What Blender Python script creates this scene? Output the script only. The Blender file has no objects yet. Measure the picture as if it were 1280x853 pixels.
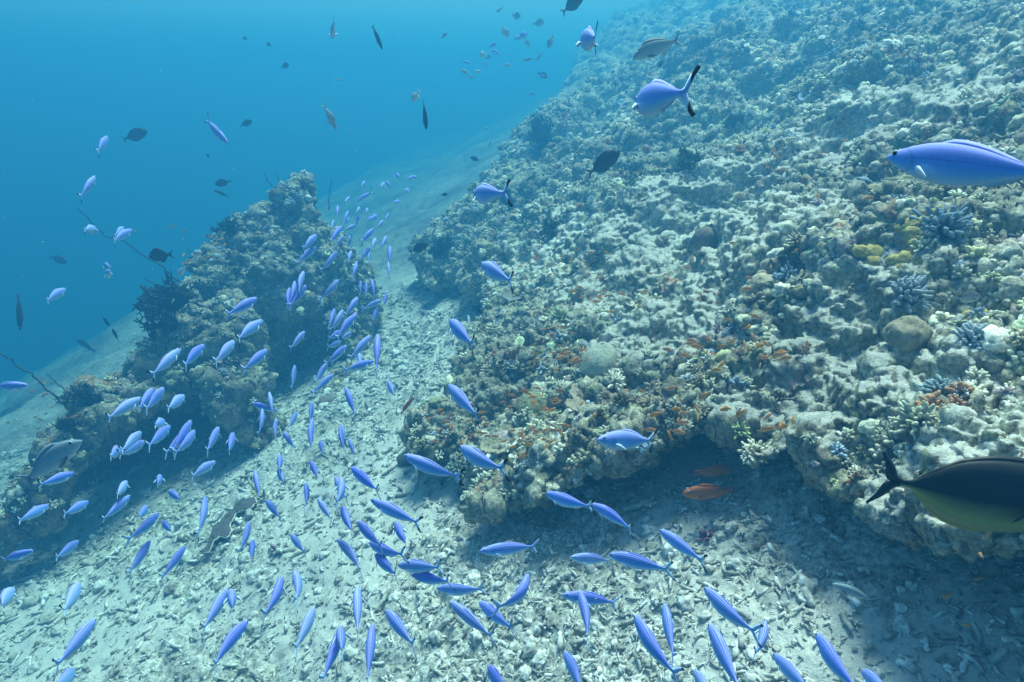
import bpy, bmesh, math, random
import numpy as np
from mathutils import Vector, Matrix, Quaternion

random.seed(7)
rng = np.random.default_rng(7)
scene = bpy.context.scene
C = scene.collection
R = math.radians

# ------------------------------------------------------------------ camera
PITCH = R(22)
FPX = 782.0                                   # focal length in pixels of the 1280 px wide photograph
cam_data = bpy.data.cameras.new("camera")
cam_data.sensor_width = 36
cam_data.lens = FPX / 1280 * 36
cam_data.clip_start = 0.05
cam_data.clip_end = 400
cam = bpy.data.objects.new("camera", cam_data)
C.objects.link(cam)
cam.location = (0, 0, 0)
cam.rotation_euler = (R(90) - PITCH, 0, 0)
scene.camera = cam

# ------------------------------------------------------------------ light
SUN_DIR = Vector((0.12, 0.38, 0.92)).normalized()          # towards the sun
world = bpy.data.worlds.new("World")
scene.world = world
world.use_nodes = True
wn = world.node_tree
bg = wn.nodes["Background"]
sky = wn.nodes.new("ShaderNodeTexSky")
sky.sky_type = 'NISHITA'
sky.sun_disc = False
sky.sun_elevation = math.asin(SUN_DIR.z)
sky.sun_rotation = math.atan2(SUN_DIR.x, SUN_DIR.y)
wn.links.new(sky.outputs[0], bg.inputs[0])
bg.inputs[1].default_value = 0.075
sd = bpy.data.lights.new("sun", 'SUN')
sd.energy = 4.4
sd.angle = R(22)
sd.color = (0.90, 1.0, 0.955)
sun = bpy.data.objects.new("sun", sd)
C.objects.link(sun)
sun.rotation_euler = (-SUN_DIR).to_track_quat('-Z', 'Y').to_euler()

scene.view_settings.view_transform = 'Standard'
scene.view_settings.look = 'None'
scene.view_settings.gamma = 1
scene.view_settings.use_curve_mapping = False
scene.view_settings.exposure = 1.12
scene.render.engine = 'CYCLES'
scene.cycles.use_denoising = True
scene.cycles.max_bounces = 8
scene.cycles.diffuse_bounces = 3
scene.cycles.volume_bounces = 3
scene.cycles.caustics_reflective = False
scene.cycles.caustics_refractive = False
scene.cycles.sample_clamp_indirect = 6


# ------------------------------------------------------------------ helpers
SP, CP = math.sin(PITCH), math.cos(PITCH)


def ray(px, py):
    """Direction (unit depth along the optical axis) through a pixel of the photograph."""
    u = (px - 640) / FPX
    v = (426.5 - py) / FPX
    return np.array([u, CP + v * SP, -SP + v * CP])


def at(px, py, t):
    return ray(px, py) * t


def _h(ix, iy, iz, seed):
    h = (ix.astype(np.uint32) * np.uint32(374761393) + iy.astype(np.uint32) * np.uint32(668265263)
         + iz.astype(np.uint32) * np.uint32(2147483647 - 58) + np.uint32(seed * 1013904223 & 0xffffffff))
    h = (h ^ (h >> np.uint32(13))) * np.uint32(1274126177)
    h = (h ^ (h >> np.uint32(15))) * np.uint32(2246822519)
    return h ^ (h >> np.uint32(16))


def perlin(p, seed=0):
    p = np.asarray(p, np.float32)
    i = np.floor(p)
    f = p - i
    i = i.astype(np.int64)
    w = f * f * f * (f * (f * 6 - 15) + 10)
    out = np.zeros(len(p), np.float32)
    for dx in (0, 1):
        for dy in (0, 1):
            for dz in (0, 1):
                h = _h(i[:, 0] + dx, i[:, 1] + dy, i[:, 2] + dz, seed)
                gx = (h & np.uint32(1023)).astype(np.float32) / 511.5 - 1
                gy = ((h >> np.uint32(10)) & np.uint32(1023)).astype(np.float32) / 511.5 - 1
                gz = ((h >> np.uint32(20)) & np.uint32(1023)).astype(np.float32) / 511.5 - 1
                d = gx * (f[:, 0] - dx) + gy * (f[:, 1] - dy) + gz * (f[:, 2] - dz)
                ww = (w[:, 0] if dx else 1 - w[:, 0]) * (w[:, 1] if dy else 1 - w[:, 1]) * (w[:, 2] if dz else 1 - w[:, 2])
                out += d * ww
    return out * 1.2


def fbm(p, scale, octaves=4, seed=0, gain=0.5):
    p = np.asarray(p, np.float32)
    out = np.zeros(len(p), np.float32)
    a, s = 1.0, scale
    for k in range(octaves):
        out += a * perlin(p * s + 17.3 * k, seed + k)
        a *= gain
        s *= 2.03
    return out


def worley(p, seed=0):
    """F1 distance and a random number per cell."""
    p = np.asarray(p, np.float32)
    i = np.floor(p)
    f = p - i
    i = i.astype(np.int64)
    best = np.full(len(p), 9, np.float32)
    rnd = np.zeros(len(p), np.float32)
    for dx in (-1, 0, 1):
        for dy in (-1, 0, 1):
            for dz in (-1, 0, 1):
                h = _h(i[:, 0] + dx, i[:, 1] + dy, i[:, 2] + dz, seed)
                qx = dx + (h & np.uint32(1023)).astype(np.float32) / 1023 - f[:, 0]
                qy = dy + ((h >> np.uint32(10)) & np.uint32(1023)).astype(np.float32) / 1023 - f[:, 1]
                qz = dz + ((h >> np.uint32(20)) & np.uint32(1023)).astype(np.float32) / 1023 - f[:, 2]
                d = qx * qx + qy * qy + qz * qz
                m = d < best
                best = np.where(m, d, best)
                rnd = np.where(m, (h >> np.uint32(7) & np.uint32(4095)).astype(np.float32) / 4095, rnd)
    return np.sqrt(best), rnd


def lumps(p, size, seed):
    """Rounded bumps with sharp clefts between them, -0.5..0.5."""
    d, _ = worley(p / size, seed)
    return np.clip(1 - d * d * 1.3, 0, 1) - 0.5


def smooth(a, b, x):
    t = np.clip((x - a) / (b - a), 0, 1)
    return t * t * (3 - 2 * t)


def make_mesh(name, V, F, smooth_shade=True):
    """V (n,3), F (m,3) or (m,4) arrays -> mesh data."""
    me = bpy.data.meshes.new(name)
    V = np.ascontiguousarray(V, np.float32)
    F = np.ascontiguousarray(F, np.int32)
    k = F.shape[1]
    me.vertices.add(len(V))
    me.vertices.foreach_set('co', V.ravel())
    me.loops.add(F.size)
    me.loops.foreach_set('vertex_index', F.ravel())
    me.polygons.add(len(F))
    me.polygons.foreach_set('loop_start', np.arange(len(F), dtype=np.int32) * k)
    me.polygons.foreach_set('loop_total', np.full(len(F), k, np.int32))
    if smooth_shade:
        me.polygons.foreach_set('use_smooth', np.ones(len(F), bool))
    me.update(calc_edges=True)
    return me


def paint(me, name, cols):
    a = me.attributes.new(name, 'FLOAT_COLOR', 'POINT')
    cols = np.asarray(cols, np.float32)
    if cols.shape[1] == 3:
        cols = np.hstack([cols, np.ones((len(cols), 1), np.float32)])
    a.data.foreach_set('color', np.ascontiguousarray(cols).ravel())


def link(name, me, mat=None, parent=None):
    o = bpy.data.objects.new(name, me)
    C.objects.link(o)
    if mat is not None and me is not None and len(me.materials) == 0:
        me.materials.append(mat)
    if parent is not None:
        o.parent = parent
    return o


def tag(o, label=None, cat=None, group=None, kind=None):
    for k, v in (('label', label), ('category', cat), ('group', group), ('kind', kind)):
        if v:
            o[k] = v
    return o


def grid_faces(n, m, keep=None):
    i = np.arange((n - 1) * (m - 1))
    a = (i // (m - 1)) * m + i % (m - 1)
    F = np.stack([a, a + 1, a + m + 1, a + m], 1)
    return F if keep is None else F[keep]


def vert_normals(V, F):
    n = np.zeros_like(V)
    a = V[F[:, 2]] - V[F[:, 0]]
    b = V[F[:, 3 if F.shape[1] == 4 else 1]] - V[F[:, 1 if F.shape[1] == 4 else 0]]
    if F.shape[1] == 3:
        a, b = V[F[:, 1]] - V[F[:, 0]], V[F[:, 2]] - V[F[:, 0]]
    fn = np.cross(a, b)
    for k in range(F.shape[1]):
        for c in range(3):
            n[:, c] += np.bincount(F[:, k], fn[:, c], len(V))
    return n / (np.linalg.norm(n, axis=1, keepdims=True) + 1e-12)


def surface_nets(f, pos):
    """Zero surface of f on a lattice; pos maps (n,3) fractional lattice indices to points."""
    n0, n1, n2 = f.shape
    s = f < 0
    cnt = np.zeros((n0 - 1, n1 - 1, n2 - 1), np.uint8)
    corners = [(a, b, c) for a in (0, 1) for b in (0, 1) for c in (0, 1)]
    for a, b, c in corners:
        cnt += s[a:n0 - 1 + a, b:n1 - 1 + b, c:n2 - 1 + c]
    I = np.argwhere((cnt > 0) & (cnt < 8))
    idx = np.full(cnt.shape, -1, np.int32)
    idx[I[:, 0], I[:, 1], I[:, 2]] = np.arange(len(I))
    val = {c: f[I[:, 0] + c[0], I[:, 1] + c[1], I[:, 2] + c[2]] for c in corners}
    acc = np.zeros((len(I), 3), np.float32)
    num = np.zeros(len(I), np.float32)
    for a in corners:
        for ax in range(3):
            if a[ax] == 0:
                b = list(a)
                b[ax] = 1
                va, vb = val[a], val[tuple(b)]
                m = (va < 0) != (vb < 0)
                t = np.where(m, va / np.where(m, va - vb, 1), 0)
                p = np.tile(np.array(a, np.float32), (len(I), 1))
                p[:, ax] = t
                acc += p * m[:, None]
                num += m
    P = pos(I + acc / num[:, None])
    quads = []
    for ax in range(3):
        o1, o2 = (ax + 1) % 3, (ax + 2) % 3
        sl = [slice(None)] * 3
        sh = [slice(None)] * 3
        sl[ax], sh[ax] = slice(0, f.shape[ax] - 1), slice(1, f.shape[ax])
        ch = s[tuple(sl)] != s[tuple(sh)]
        E = np.argwhere(ch)
        ok = (E[:, o1] > 0) & (E[:, o2] > 0) & (E[:, o1] < f.shape[o1] - 1) & (E[:, o2] < f.shape[o2] - 1)
        E = E[ok]
        ins = s[E[:, 0], E[:, 1], E[:, 2]]

        def cell(d1, d2):
            e = E.copy()
            e[:, o1] -= d1
            e[:, o2] -= d2
            return idx[e[:, 0], e[:, 1], e[:, 2]]
        q = np.stack([cell(1, 1), cell(0, 1), cell(0, 0), cell(1, 0)], 1)
        q[~ins] = q[~ins][:, ::-1]
        quads.append(q)
    return P.astype(np.float32), np.concatenate(quads)


# ------------------------------------------------------------------ materials
def new_mat(name):
    m = bpy.data.materials.new(name)
    m.use_nodes = True
    return m, m.node_tree.nodes, m.node_tree.links, m.node_tree.nodes['Principled BSDF']


def node(ns, t, **kw):
    n = ns.new(t)
    for k, v in kw.items():
        if k in n.inputs.keys() if hasattr(n.inputs, 'keys') else False:
            n.inputs[k].default_value = v
        else:
            setattr(n, k, v)
    return n


def ramp(ns, stops, interp='LINEAR'):
    r = ns.new('ShaderNodeValToRGB')
    cr = r.color_ramp
    cr.interpolation = interp
    while len(cr.elements) < len(stops):
        cr.elements.new(0.5)
    for e, (p, c) in zip(cr.elements, stops):
        e.position = p
        e.color = (*c, 1) if len(c) == 3 else c
    return r


def mixc(ns, ls, fac, a, b, mode='MIX'):
    m = ns.new('ShaderNodeMix')
    m.data_type = 'RGBA'
    m.blend_type = mode
    for sock, v in ((m.inputs[0], fac), (m.inputs[6], a), (m.inputs[7], b)):
        if isinstance(v, (int, float)):
            sock.default_value = v
        elif isinstance(v, tuple):
            sock.default_value = (*v, 1)
        else:
            ls.new(v, sock)
    return m.outputs[2]


def noise_tex(ns, ls, vec, scale, detail=4, rough=0.6):
    n = ns.new('ShaderNodeTexNoise')
    n.inputs['Scale'].default_value = scale
    n.inputs['Detail'].default_value = detail
    n.inputs['Roughness'].default_value = rough
    ls.new(vec, n.inputs['Vector'])
    return n.outputs[0]


def math_node(ns, ls, op, a, b=None, clamp=False):
    m = ns.new('ShaderNodeMath')
    m.operation = op
    m.use_clamp = clamp
    for s, v in ((m.inputs[0], a), (m.inputs[1], b)):
        if v is None:
            continue
        if isinstance(v, (int, float)):
            s.default_value = v
        else:
            ls.new(v, s)
    return m.outputs[0]


def reef_material(name, stops, patch_stops, patch_amount, sand_col, bump=0.03):
    m, ns, ls, bs = new_mat(name)
    pos = ns.new('ShaderNodeNewGeometry').outputs['Position']
    base = ramp(ns, stops)
    ls.new(noise_tex(ns, ls, pos, 3.1, 8, 0.72), base.inputs[0])
    # encrusting patches
    warp = ns.new('ShaderNodeVectorMath')
    warp.operation = 'ADD'
    nz = ns.new('ShaderNodeTexNoise')
    nz.inputs['Scale'].default_value = 11
    ls.new(pos, nz.inputs['Vector'])
    sc = ns.new('ShaderNodeVectorMath')
    sc.operation = 'SCALE'
    sc.inputs['Scale'].default_value = 0.12
    ls.new(nz.outputs['Color'], sc.inputs[0])
    ls.new(pos, warp.inputs[0])
    ls.new(sc.outputs[0], warp.inputs[1])
    vo = ns.new('ShaderNodeTexVoronoi')
    vo.inputs['Scale'].default_value = 8.5
    ls.new(warp.outputs[0], vo.inputs['Vector'])
    sep = ns.new('ShaderNodeSeparateColor')
    ls.new(vo.outputs['Color'], sep.inputs[0])
    pr = ramp(ns, patch_stops, 'CONSTANT')
    ls.new(sep.outputs[0], pr.inputs[0])
    msk = ramp(ns, [(0.45, (0, 0, 0)), (0.6, (1, 1, 1))])
    ls.new(noise_tex(ns, ls, pos, 2.3, 5, 0.6), msk.inputs[0])
    col = mixc(ns, ls, math_node(ns, ls, 'MULTIPLY', msk.outputs[0], patch_amount), base.outputs[0], pr.outputs[0])
    # fine speckle of turf and bare limestone
    spk = ramp(ns, [(0.34, (0.2, 0.2, 0.19)), (0.48, (1, 1, 1)), (0.64, (1.9, 1.9, 1.85))])
    ls.new(noise_tex(ns, ls, pos, 34, 5, 0.75), spk.inputs[0])
    col = mixc(ns, ls, 0.85, col, spk.outputs[0], 'MULTIPLY')
    # sand that has settled in the flats
    at_ = ns.new('ShaderNodeAttribute')
    at_.attribute_name = 'sand'
    sm = ramp(ns, [(0.35, (0, 0, 0)), (0.62, (1, 1, 1))])
    ls.new(math_node(ns, ls, 'ADD', at_.outputs['Fac'],
                     math_node(ns, ls, 'MULTIPLY', math_node(ns, ls, 'SUBTRACT', noise_tex(ns, ls, pos, 14, 5, 0.7), 0.5), 1.3)), sm.inputs[0])
    sandc = ramp(ns, [(0.3, tuple(c * 0.72 for c in sand_col)), (0.7, sand_col)])
    ls.new(noise_tex(ns, ls, pos, 60, 4, 0.7), sandc.inputs[0])
    col = mixc(ns, ls, sm.outputs[0], col, sandc.outputs[0])
    tn = ns.new('ShaderNodeAttribute')
    tn.attribute_name = 'tone'
    col = mixc(ns, ls, 1.0, col, tn.outputs['Color'], 'MULTIPLY')
    ls.new(col, bs.inputs['Base Color'])
    bs.inputs['Roughness'].default_value = 0.9
    bs.inputs['Specular IOR Level'].default_value = 0.15
    bp = ns.new('ShaderNodeBump')
    bp.inputs['Strength'].default_value = 0.9
    bp.inputs['Distance'].default_value = bump
    ls.new(math_node(ns, ls, 'ADD', noise_tex(ns, ls, pos, 26, 6, 0.75),
                     math_node(ns, ls, 'MULTIPLY', noise_tex(ns, ls, pos, 90, 3, 0.7), 0.4)), bp.inputs['Height'])
    ls.new(bp.outputs[0], bs.inputs['Normal'])
    return m


PATCHES = [(0.0, (0.30, 0.28, 0.20)), (0.14, (0.20, 0.24, 0.24)), (0.25, (0.33, 0.23, 0.22)), (0.34, (0.16, 0.17, 0.09)),
           (0.46, (0.40, 0.38, 0.30)), (0.58, (0.36, 0.17, 0.09)), (0.64, (0.24, 0.30, 0.36)), (0.74, (0.42, 0.40, 0.22)), (0.82, (0.14, 0.10, 0.08)),
           (0.9, (0.45, 0.42, 0.36))]
M_reef = reef_material('reef_rock', [(0.29, (0.11, 0.10, 0.07)), (0.43, (0.23, 0.22, 0.17)), (0.56, (0.36, 0.355, 0.29)), (0.73, (0.54, 0.53, 0.46))],
                       PATCHES, 0.75, (0.60, 0.60, 0.55))
M_pin = reef_material('pinnacle_rock', [(0.30, (0.09, 0.085, 0.06)), (0.47, (0.20, 0.19, 0.14)), (0.6, (0.36, 0.34, 0.26)), (0.78, (0.5, 0.48, 0.38))],
                      PATCHES, 0.6, (0.62, 0.58, 0.48))
M_floor = reef_material('rubble_floor', [(0.28, (0.19, 0.19, 0.17)), (0.42, (0.36, 0.36, 0.33)), (0.56, (0.5, 0.5, 0.46)), (0.75, (0.64, 0.64, 0.60))],
                        [(0, (0.42, 0.4, 0.33)), (0.4, (0.3, 0.29, 0.22)), (0.7, (0.5, 0.47, 0.38))], 0.4, (0.68, 0.68, 0.63), 0.02)


def coral_material(name='coral_growth', rough=0.85, speckle=55):
    m, ns, ls, bs = new_mat(name)
    a = ns.new('ShaderNodeAttribute')
    a.attribute_name = 'tint'
    pos = ns.new('ShaderNodeNewGeometry').outputs['Position']
    spk = ramp(ns, [(0.3, (0.45, 0.45, 0.45)), (0.5, (1, 1, 1)), (0.7, (1.45, 1.45, 1.4))])
    ls.new(noise_tex(ns, ls, pos, speckle, 4, 0.7), spk.inputs[0])
    ls.new(mixc(ns, ls, 0.8, a.outputs['Color'], spk.outputs[0], 'MULTIPLY'), bs.inputs['Base Color'])
    bs.inputs['Roughness'].default_value = rough
    bs.inputs['Specular IOR Level'].default_value = 0.2
    bp = ns.new('ShaderNodeBump')
    bp.inputs['Strength'].default_value = 0.6
    bp.inputs['Distance'].default_value = 0.01
    ls.new(noise_tex(ns, ls, pos, 80, 3, 0.7), bp.inputs['Height'])
    ls.new(bp.outputs[0], bs.inputs['Normal'])
    return m


M_coral = coral_material()


def plain_mat(name, col, rough=0.6, spec=0.3):
    m, ns, ls, bs = new_mat(name)
    pos = ns.new('ShaderNodeTexCoord').outputs['Object']
    r = ramp(ns, [(0.3, tuple(c * 0.7 for c in col)), (0.7, tuple(min(1, c * 1.2) for c in col))])
    ls.new(noise_tex(ns, ls, pos, 60, 3), r.inputs[0])
    ls.new(r.outputs[0], bs.inputs['Base Color'])
    bs.inputs['Roughness'].default_value = rough
    bs.inputs['Specular IOR Level'].default_value = spec
    return m


# ------------------------------------------------------------------ terrain shape
def softplus(x, k):
    return np.log1p(np.exp(np.clip(x * k, -50, 50))) / k


def base(x, y):
    """Height of the bare sloping bottom."""
    g = 0.45 * x + 0.33 * softplus(-4.0 - x, 1.3) - 0.42 * softplus(-7.6 - x, 1.0)
    return -2.6 + g + 0.06 * softplus(y - 8.5, 0.8) + 0.15 * softplus(x - 6, 0.8)


def cast_plane(px, py, h):
    d = ray(px, py)
    t = np.linspace(0.4, 60, 6000)
    z = d[2] * t - base(d[0] * t, d[1] * t) - h
    k = np.argmax(z < 0)
    return d[0] * t[k], d[1] * t[k]


# lip of the main reef: pixel x, pixel y, height of the lip above the bottom, depth of the undercut
RIM_PX = [(640, 178, 1.25, .1), (590, 236, 1.2, .1), (528, 290, .9, .1), (512, 322, .5, .2), (560, 345, .42, .2), (612, 352, .42, .1), (616, 392, .42, .1),
          (582, 430, .40, .2), (553, 475, .40, .2), (524, 525, .36, .2), (520, 565, .34, .25), (564, 606, .32, .3), (610, 636, .31, .3), (662, 652, .33, .4),
          (704, 606, .45, .9), (755, 574, .52, 1.1), (850, 548, .55, 1.2), (925, 562, .5, 1.0), (985, 610, .45, .6), (1050, 634, .48, .6),
          (1092, 664, .5, .8), (1140, 674, .6, 1.1), (1210, 658, .72, 1.3), (1300, 652, .85, 1.3)]
rim = [(*cast_plane(a, b, h), h, u) for a, b, h, u in RIM_PX]
rim += [(2.2, 0.9, .9, .8), (4.5, 0.2, .9, .5), (40, 2, 1, .1), (45, 60, 1.3, .1), (5, 60, 1.3, .1), (2.6, 26, 1.3, .1)]
RIM = np.array(rim)


def rim_distance(x, y):
    """Signed distance inside the rim polygon."""
    sh = x.shape
    x, y = x.ravel(), y.ravel()
    best = np.full(len(x), 1e9)
    ins = np.zeros(len(x), bool)
    n = len(RIM)
    for i in range(n):
        ax, ay = RIM[i, :2]
        bx, by = RIM[(i + 1) % n, :2]
        dx, dy = bx - ax, by - ay
        t = np.clip(((x - ax) * dx + (y - ay) * dy) / (dx * dx + dy * dy), 0, 1)
        best = np.minimum(best, np.hypot(x - ax - t * dx, y - ay - t * dy))
        c = ((ay > y) != (by > y)) & (x < (bx - ax) * (y - ay) / (by - ay + 1e-12) + ax)
        ins ^= c
    return np.where(ins, best, -best).reshape(sh)


def rim_field(x, y, col):
    num = 0
    den = 0
    for i in range(len(RIM)):
        w = 1 / ((x - RIM[i, 0]) ** 2 + (y - RIM[i, 1]) ** 2 + 0.05) ** 1.5
        num = num + w * RIM[i, col]
        den = den + w
    return num / den


SANDY = [(cast_plane(px, py, h), r_) for px, py, h, r_ in [(1235, 535, 1.0, .55), (1275, 480, 1.0, .4), (850, 228, 1.1, 1.5), (900, 302, 1.0, .7), (845, 335, .95, .7), (690, 258, 1.1, .9),
                                                       (1075, 335, 1.0, .55), (1010, 430, .9, .45), (960, 460, .8, .35), (1180, 385, 1.0, .3), (940, 245, 1.1, .8), (1130, 90, 1.2, 1.2)]]


def sand_mask(P):
    """Flats where pale sand gathers, 0..1."""
    m = smooth(0.32, 0.7, fbm(P * np.array([1, 1, .3], np.float32), 0.75, 3, 91)) * 0.7
    wob = 0.5 * fbm(P, 2.2, 4, 95)
    for (x, y), r_ in SANDY:
        m = np.maximum(m, 0.95 * smooth(1.05, 0.42, np.hypot(P[:, 0] - x, P[:, 1] - y) / r_ + 1.2 * wob))
    return m


# ---- main reef
AZ = np.arange(-17, 64, 0.19) * math.pi / 180
LR = np.arange(math.log(1.25), math.log(46), 0.0062)
W = np.arange(-0.45, 2.3, 0.022)
az, lr = np.meshgrid(AZ, LR, indexing='ij')
gx, gy = np.exp(lr) * np.sin(az), np.exp(lr) * np.cos(az)
P2 = np.stack([gx.ravel(), gy.ravel(), np.zeros(gx.size)], 1)
d2 = rim_distance(gx, gy)
d2 = d2 + (0.22 * fbm(P2, 0.9, 3, 5)).reshape(d2.shape)
h2 = rim_field(gx, gy, 2)
u2 = rim_field(gx, gy, 3)
rise = 0.33 * (1 - np.exp(-np.clip(d2, 0, None) / 0.9)) * (0.45 + 0.55 * smooth(-0.5, 2.0, gx))
mound = (0.42 * fbm(P2, 0.42, 3, 11) + 0.20 * fbm(P2, 1.3, 2, 23)).reshape(d2.shape)
far = smooth(3.0, 14, np.exp(lr))
H2 = h2 + rise + mound * (0.25 + 0.75 * smooth(0.1, 1.5, d2)) * (1 + 0.9 * far)
zs = 1 + 0.06 * np.clip(np.exp(lr) - 3, 0, None)
f = np.empty((len(AZ), len(LR), len(W)), np.float32)
for k, w in enumerate(W):
    hh = w * zs
    a = hh - H2
    inset = u2 * smooth(1.0, 0.15, hh / np.maximum(h2, .2))
    b = inset - d2
    hm = np.clip(0.5 + 0.5 * (a - b) / 0.16, 0, 1)
    f[:, :, k] = b * (1 - hm) + a * hm + 0.16 * hm * (1 - hm)
band = np.argwhere(np.abs(f) < 0.32)
bx, by = gx[band[:, 0], band[:, 1]], gy[band[:, 0], band[:, 1]]
bz = base(bx, by) + W[band[:, 2]] * zs[band[:, 0], band[:, 1]]
PB = np.stack([bx, by, bz], 1).astype(np.float32)
f[band[:, 0], band[:, 1], band[:, 2]] -= 0.16 * fbm(PB, 1.9, 2, 31) * (1 + 0.5 * smooth(4, 14, np.hypot(bx, by)))
del PB, band, bx, by, bz


def reef_pos(ix):
    a = AZ[0] + ix[:, 0] * (AZ[1] - AZ[0])
    r = np.exp(LR[0] + ix[:, 1] * (LR[1] - LR[0]))
    x, y = r * np.sin(a), r * np.cos(a)
    z = base(x, y) + (W[0] + ix[:, 2] * (W[1] - W[0])) * (1 + 0.06 * np.clip(r - 3, 0, None))
    return np.stack([x, y, z], 1)


def subdivide(V, F, mask):
    """Split the masked quads in four (cracks at the border are closed by overlap only)."""
    Q = F[mask]
    e = np.sort(np.concatenate([Q[:, [0, 1]], Q[:, [1, 2]], Q[:, [2, 3]], Q[:, [3, 0]]]), 1)
    ue, inv = np.unique(e[:, 0].astype(np.int64) * len(V) + e[:, 1], return_inverse=True)
    mid = (V[ue // len(V)] + V[ue % len(V)]) / 2
    n, q = len(V), len(Q)
    cen = V[Q].mean(1)
    E = inv.reshape(4, q) + n
    c = np.arange(q) + n + len(mid)
    new = np.concatenate([np.stack([Q[:, k], E[k], c, E[k - 1]], 1) for k in range(4)])
    return np.concatenate([V, mid, cen]).astype(np.float32), np.concatenate([F[~mask], new]).astype(np.int32)


def calm(V):
    """Sandy flats are smoother than the coral round them."""
    return 1 - 0.5 * sand_mask(V)


def coral_relief(V, F, levels, seed):
    """Pushes the surface out along its normal in rounded lumps of several sizes."""
    for size, amp, k in levels:
        N = vert_normals(V, F)
        amt = 0.35 + 0.65 * smooth(-0.25, 0.35, fbm(V, 0.8 / (size * 3), 2, seed + 50 + k))
        V = V + N * (lumps(V + 0.25 * size * np.stack([perlin(V / size, seed + 7), perlin(V / size, seed + 8), perlin(V / size, seed + 9)], 1),
                           size, seed + k) * amp * amt * calm(V))[:, None]
    return V


def craggy(V, F, levels, seed):
    for size, amp, k in levels:
        n = vert_normals(V, F)
        V = V + n * ((0.32 - np.abs(perlin(V / size, seed + k)) - 0.5 * np.abs(perlin(V / size * 2.1, seed + 40 + k))) * amp * calm(V))[:, None]
    return V


V, F = surface_nets(f, reef_pos)
del f
r = np.hypot(V[:, 0], V[:, 1])
sm = sand_mask(V)
V = coral_relief(V, F, [(0.42, 0.10, 1), (0.17, 0.05, 2)], 300)
V = craggy(V, F, [(0.33, 0.13, 1), (0.13, 0.11, 2)], 350)
V = V + vert_normals(V, F) * (0.11 * fbm(V, 3.2, 4, 333, 0.6))[:, None]
V, F = subdivide(V, F, (np.hypot(V[F[:, 0], 0], V[F[:, 0], 1]) < 13))
V = craggy(V, F, [(0.062, 0.065, 3)], 370)
V = coral_relief(V, F, [(0.075, 0.04, 3), (0.036, 0.03, 4)], 300)
N = vert_normals(V, F)
sand = sand_mask(V) * smooth(0.55, 0.92, N[:, 2]) + 0.22 * smooth(0.5, 0.95, N[:, 2])
me = make_mesh('reef_slope', V, F)
paint(me, 'sand', np.repeat(sand[:, None], 3, 1))
paint(me, 'tone', np.repeat(np.clip(1.16 + 0.5 * fbm(V, 0.8, 3, 611), .55, 1.5)[:, None], 3, 1) * np.array([1, .99, .95]))
reef = tag(link('reef_slope', me, M_reef), kind='structure')
REEF_V, REEF_N = V, N

# ---- sea floor
AZ = np.arange(-76, 72, 0.2) * math.pi / 180
LR = np.arange(math.log(0.8), math.log(58), 0.0068)
az, lr = np.meshgrid(AZ, LR, indexing='ij')
gx, gy = np.exp(lr) * np.sin(az), np.exp(lr) * np.cos(az)
gz = base(gx, gy) - 0.0016 * np.clip(np.hypot(gx, gy) - 13, 0, 22) ** 2 - 0.07 * np.clip(np.hypot(gx, gy) - 35, 0, None)
V = np.stack([gx.ravel(), gy.ravel(), gz.ravel()], 1).astype(np.float32)
F = grid_faces(len(AZ), len(LR))[:, ::-1]
V[:, 2] += 0.09 * fbm(V, 0.7, 4, 41) + 0.45 * smooth(8, 18, np.hypot(V[:, 0], V[:, 1])) * fbm(V, 0.3, 5, 45)
rough = smooth(-0.25, 0.3, fbm(V, 0.6, 3, 47))
V[:, 2] += (lumps(V, 0.22, 61) * 0.075 + lumps(V, 0.09, 62) * 0.05 + lumps(V, 0.045, 63) * 0.02) * (0.35 + 0.65 * rough)
N = vert_normals(V, F)
me = make_mesh('seabed', V, F)
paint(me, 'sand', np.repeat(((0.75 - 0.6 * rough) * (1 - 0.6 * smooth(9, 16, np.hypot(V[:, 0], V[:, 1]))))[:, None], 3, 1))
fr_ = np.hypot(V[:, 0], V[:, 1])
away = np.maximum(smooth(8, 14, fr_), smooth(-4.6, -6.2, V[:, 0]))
paint(me, 'tone', np.repeat((1.05 - 0.52 * away + 0.40 * away * fbm(V, 0.5, 4, 49))[:, None], 3, 1))     # bottom gets darker far off and on the left, with random mottling
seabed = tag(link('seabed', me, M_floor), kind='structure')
FLOOR_V, FLOOR_N = V, N

# ---- pinnacle
PIN = [  # chains of (pixel x, pixel y, depth, radius)
    [(382, 236, 9.25, .04), (370, 262, 9.2, .18), (348, 305, 9.1, .40), (340, 350, 9.0, .64), (360, 430, 9.3, .80)],
    [(378, 268, 9.3, .15), (392, 315, 9.3, .36), (412, 312, 9.5, .24), (436, 345, 9.6, .24), (452, 390, 9.6, .2)],
    [(395, 345, 9.5, .55), (420, 420, 9.6, .5), (448, 435, 9.3, .2)],
    [(376, 250, 9.2, .10), (352, 272, 9.15, .24), (330, 292, 9.0, .32), (292, 346, 8.6, .36), (262, 400, 8.1, .36), (238, 436, 7.7, .30), (200, 470, 7.2, .26)],
    [(200, 470, 7.2, .26), (152, 512, 6.8, .23), (100, 568, 6.4, .21), (53, 626, 6.2, .22), (8, 680, 6.1, .22)],
    [(225, 462, 7.9, .3), (160, 505, 7.3, .27), (105, 562, 6.9, .25), (55, 625, 6.7, .25)],
    [(272, 395, 8.2, .40), (288, 445, 7.6, .36), (300, 492, 7.3, .30), (322, 530, 7.2, .2)],
    [(245, 490, 9.2, .7), (170, 570, 8.6, .42), (90, 640, 8.1, .36), (30, 700, 7.8, .3)],
    [(225, 470, 8.4, .34), (150, 530, 7.9, .30), (80, 605, 7.6, .28)],
    [(345, 480, 9.9, .7), (410, 470, 10, .6)],
    [(440, 480, 8.6, .2), (400, 520, 8.0, .16)],
]
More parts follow.
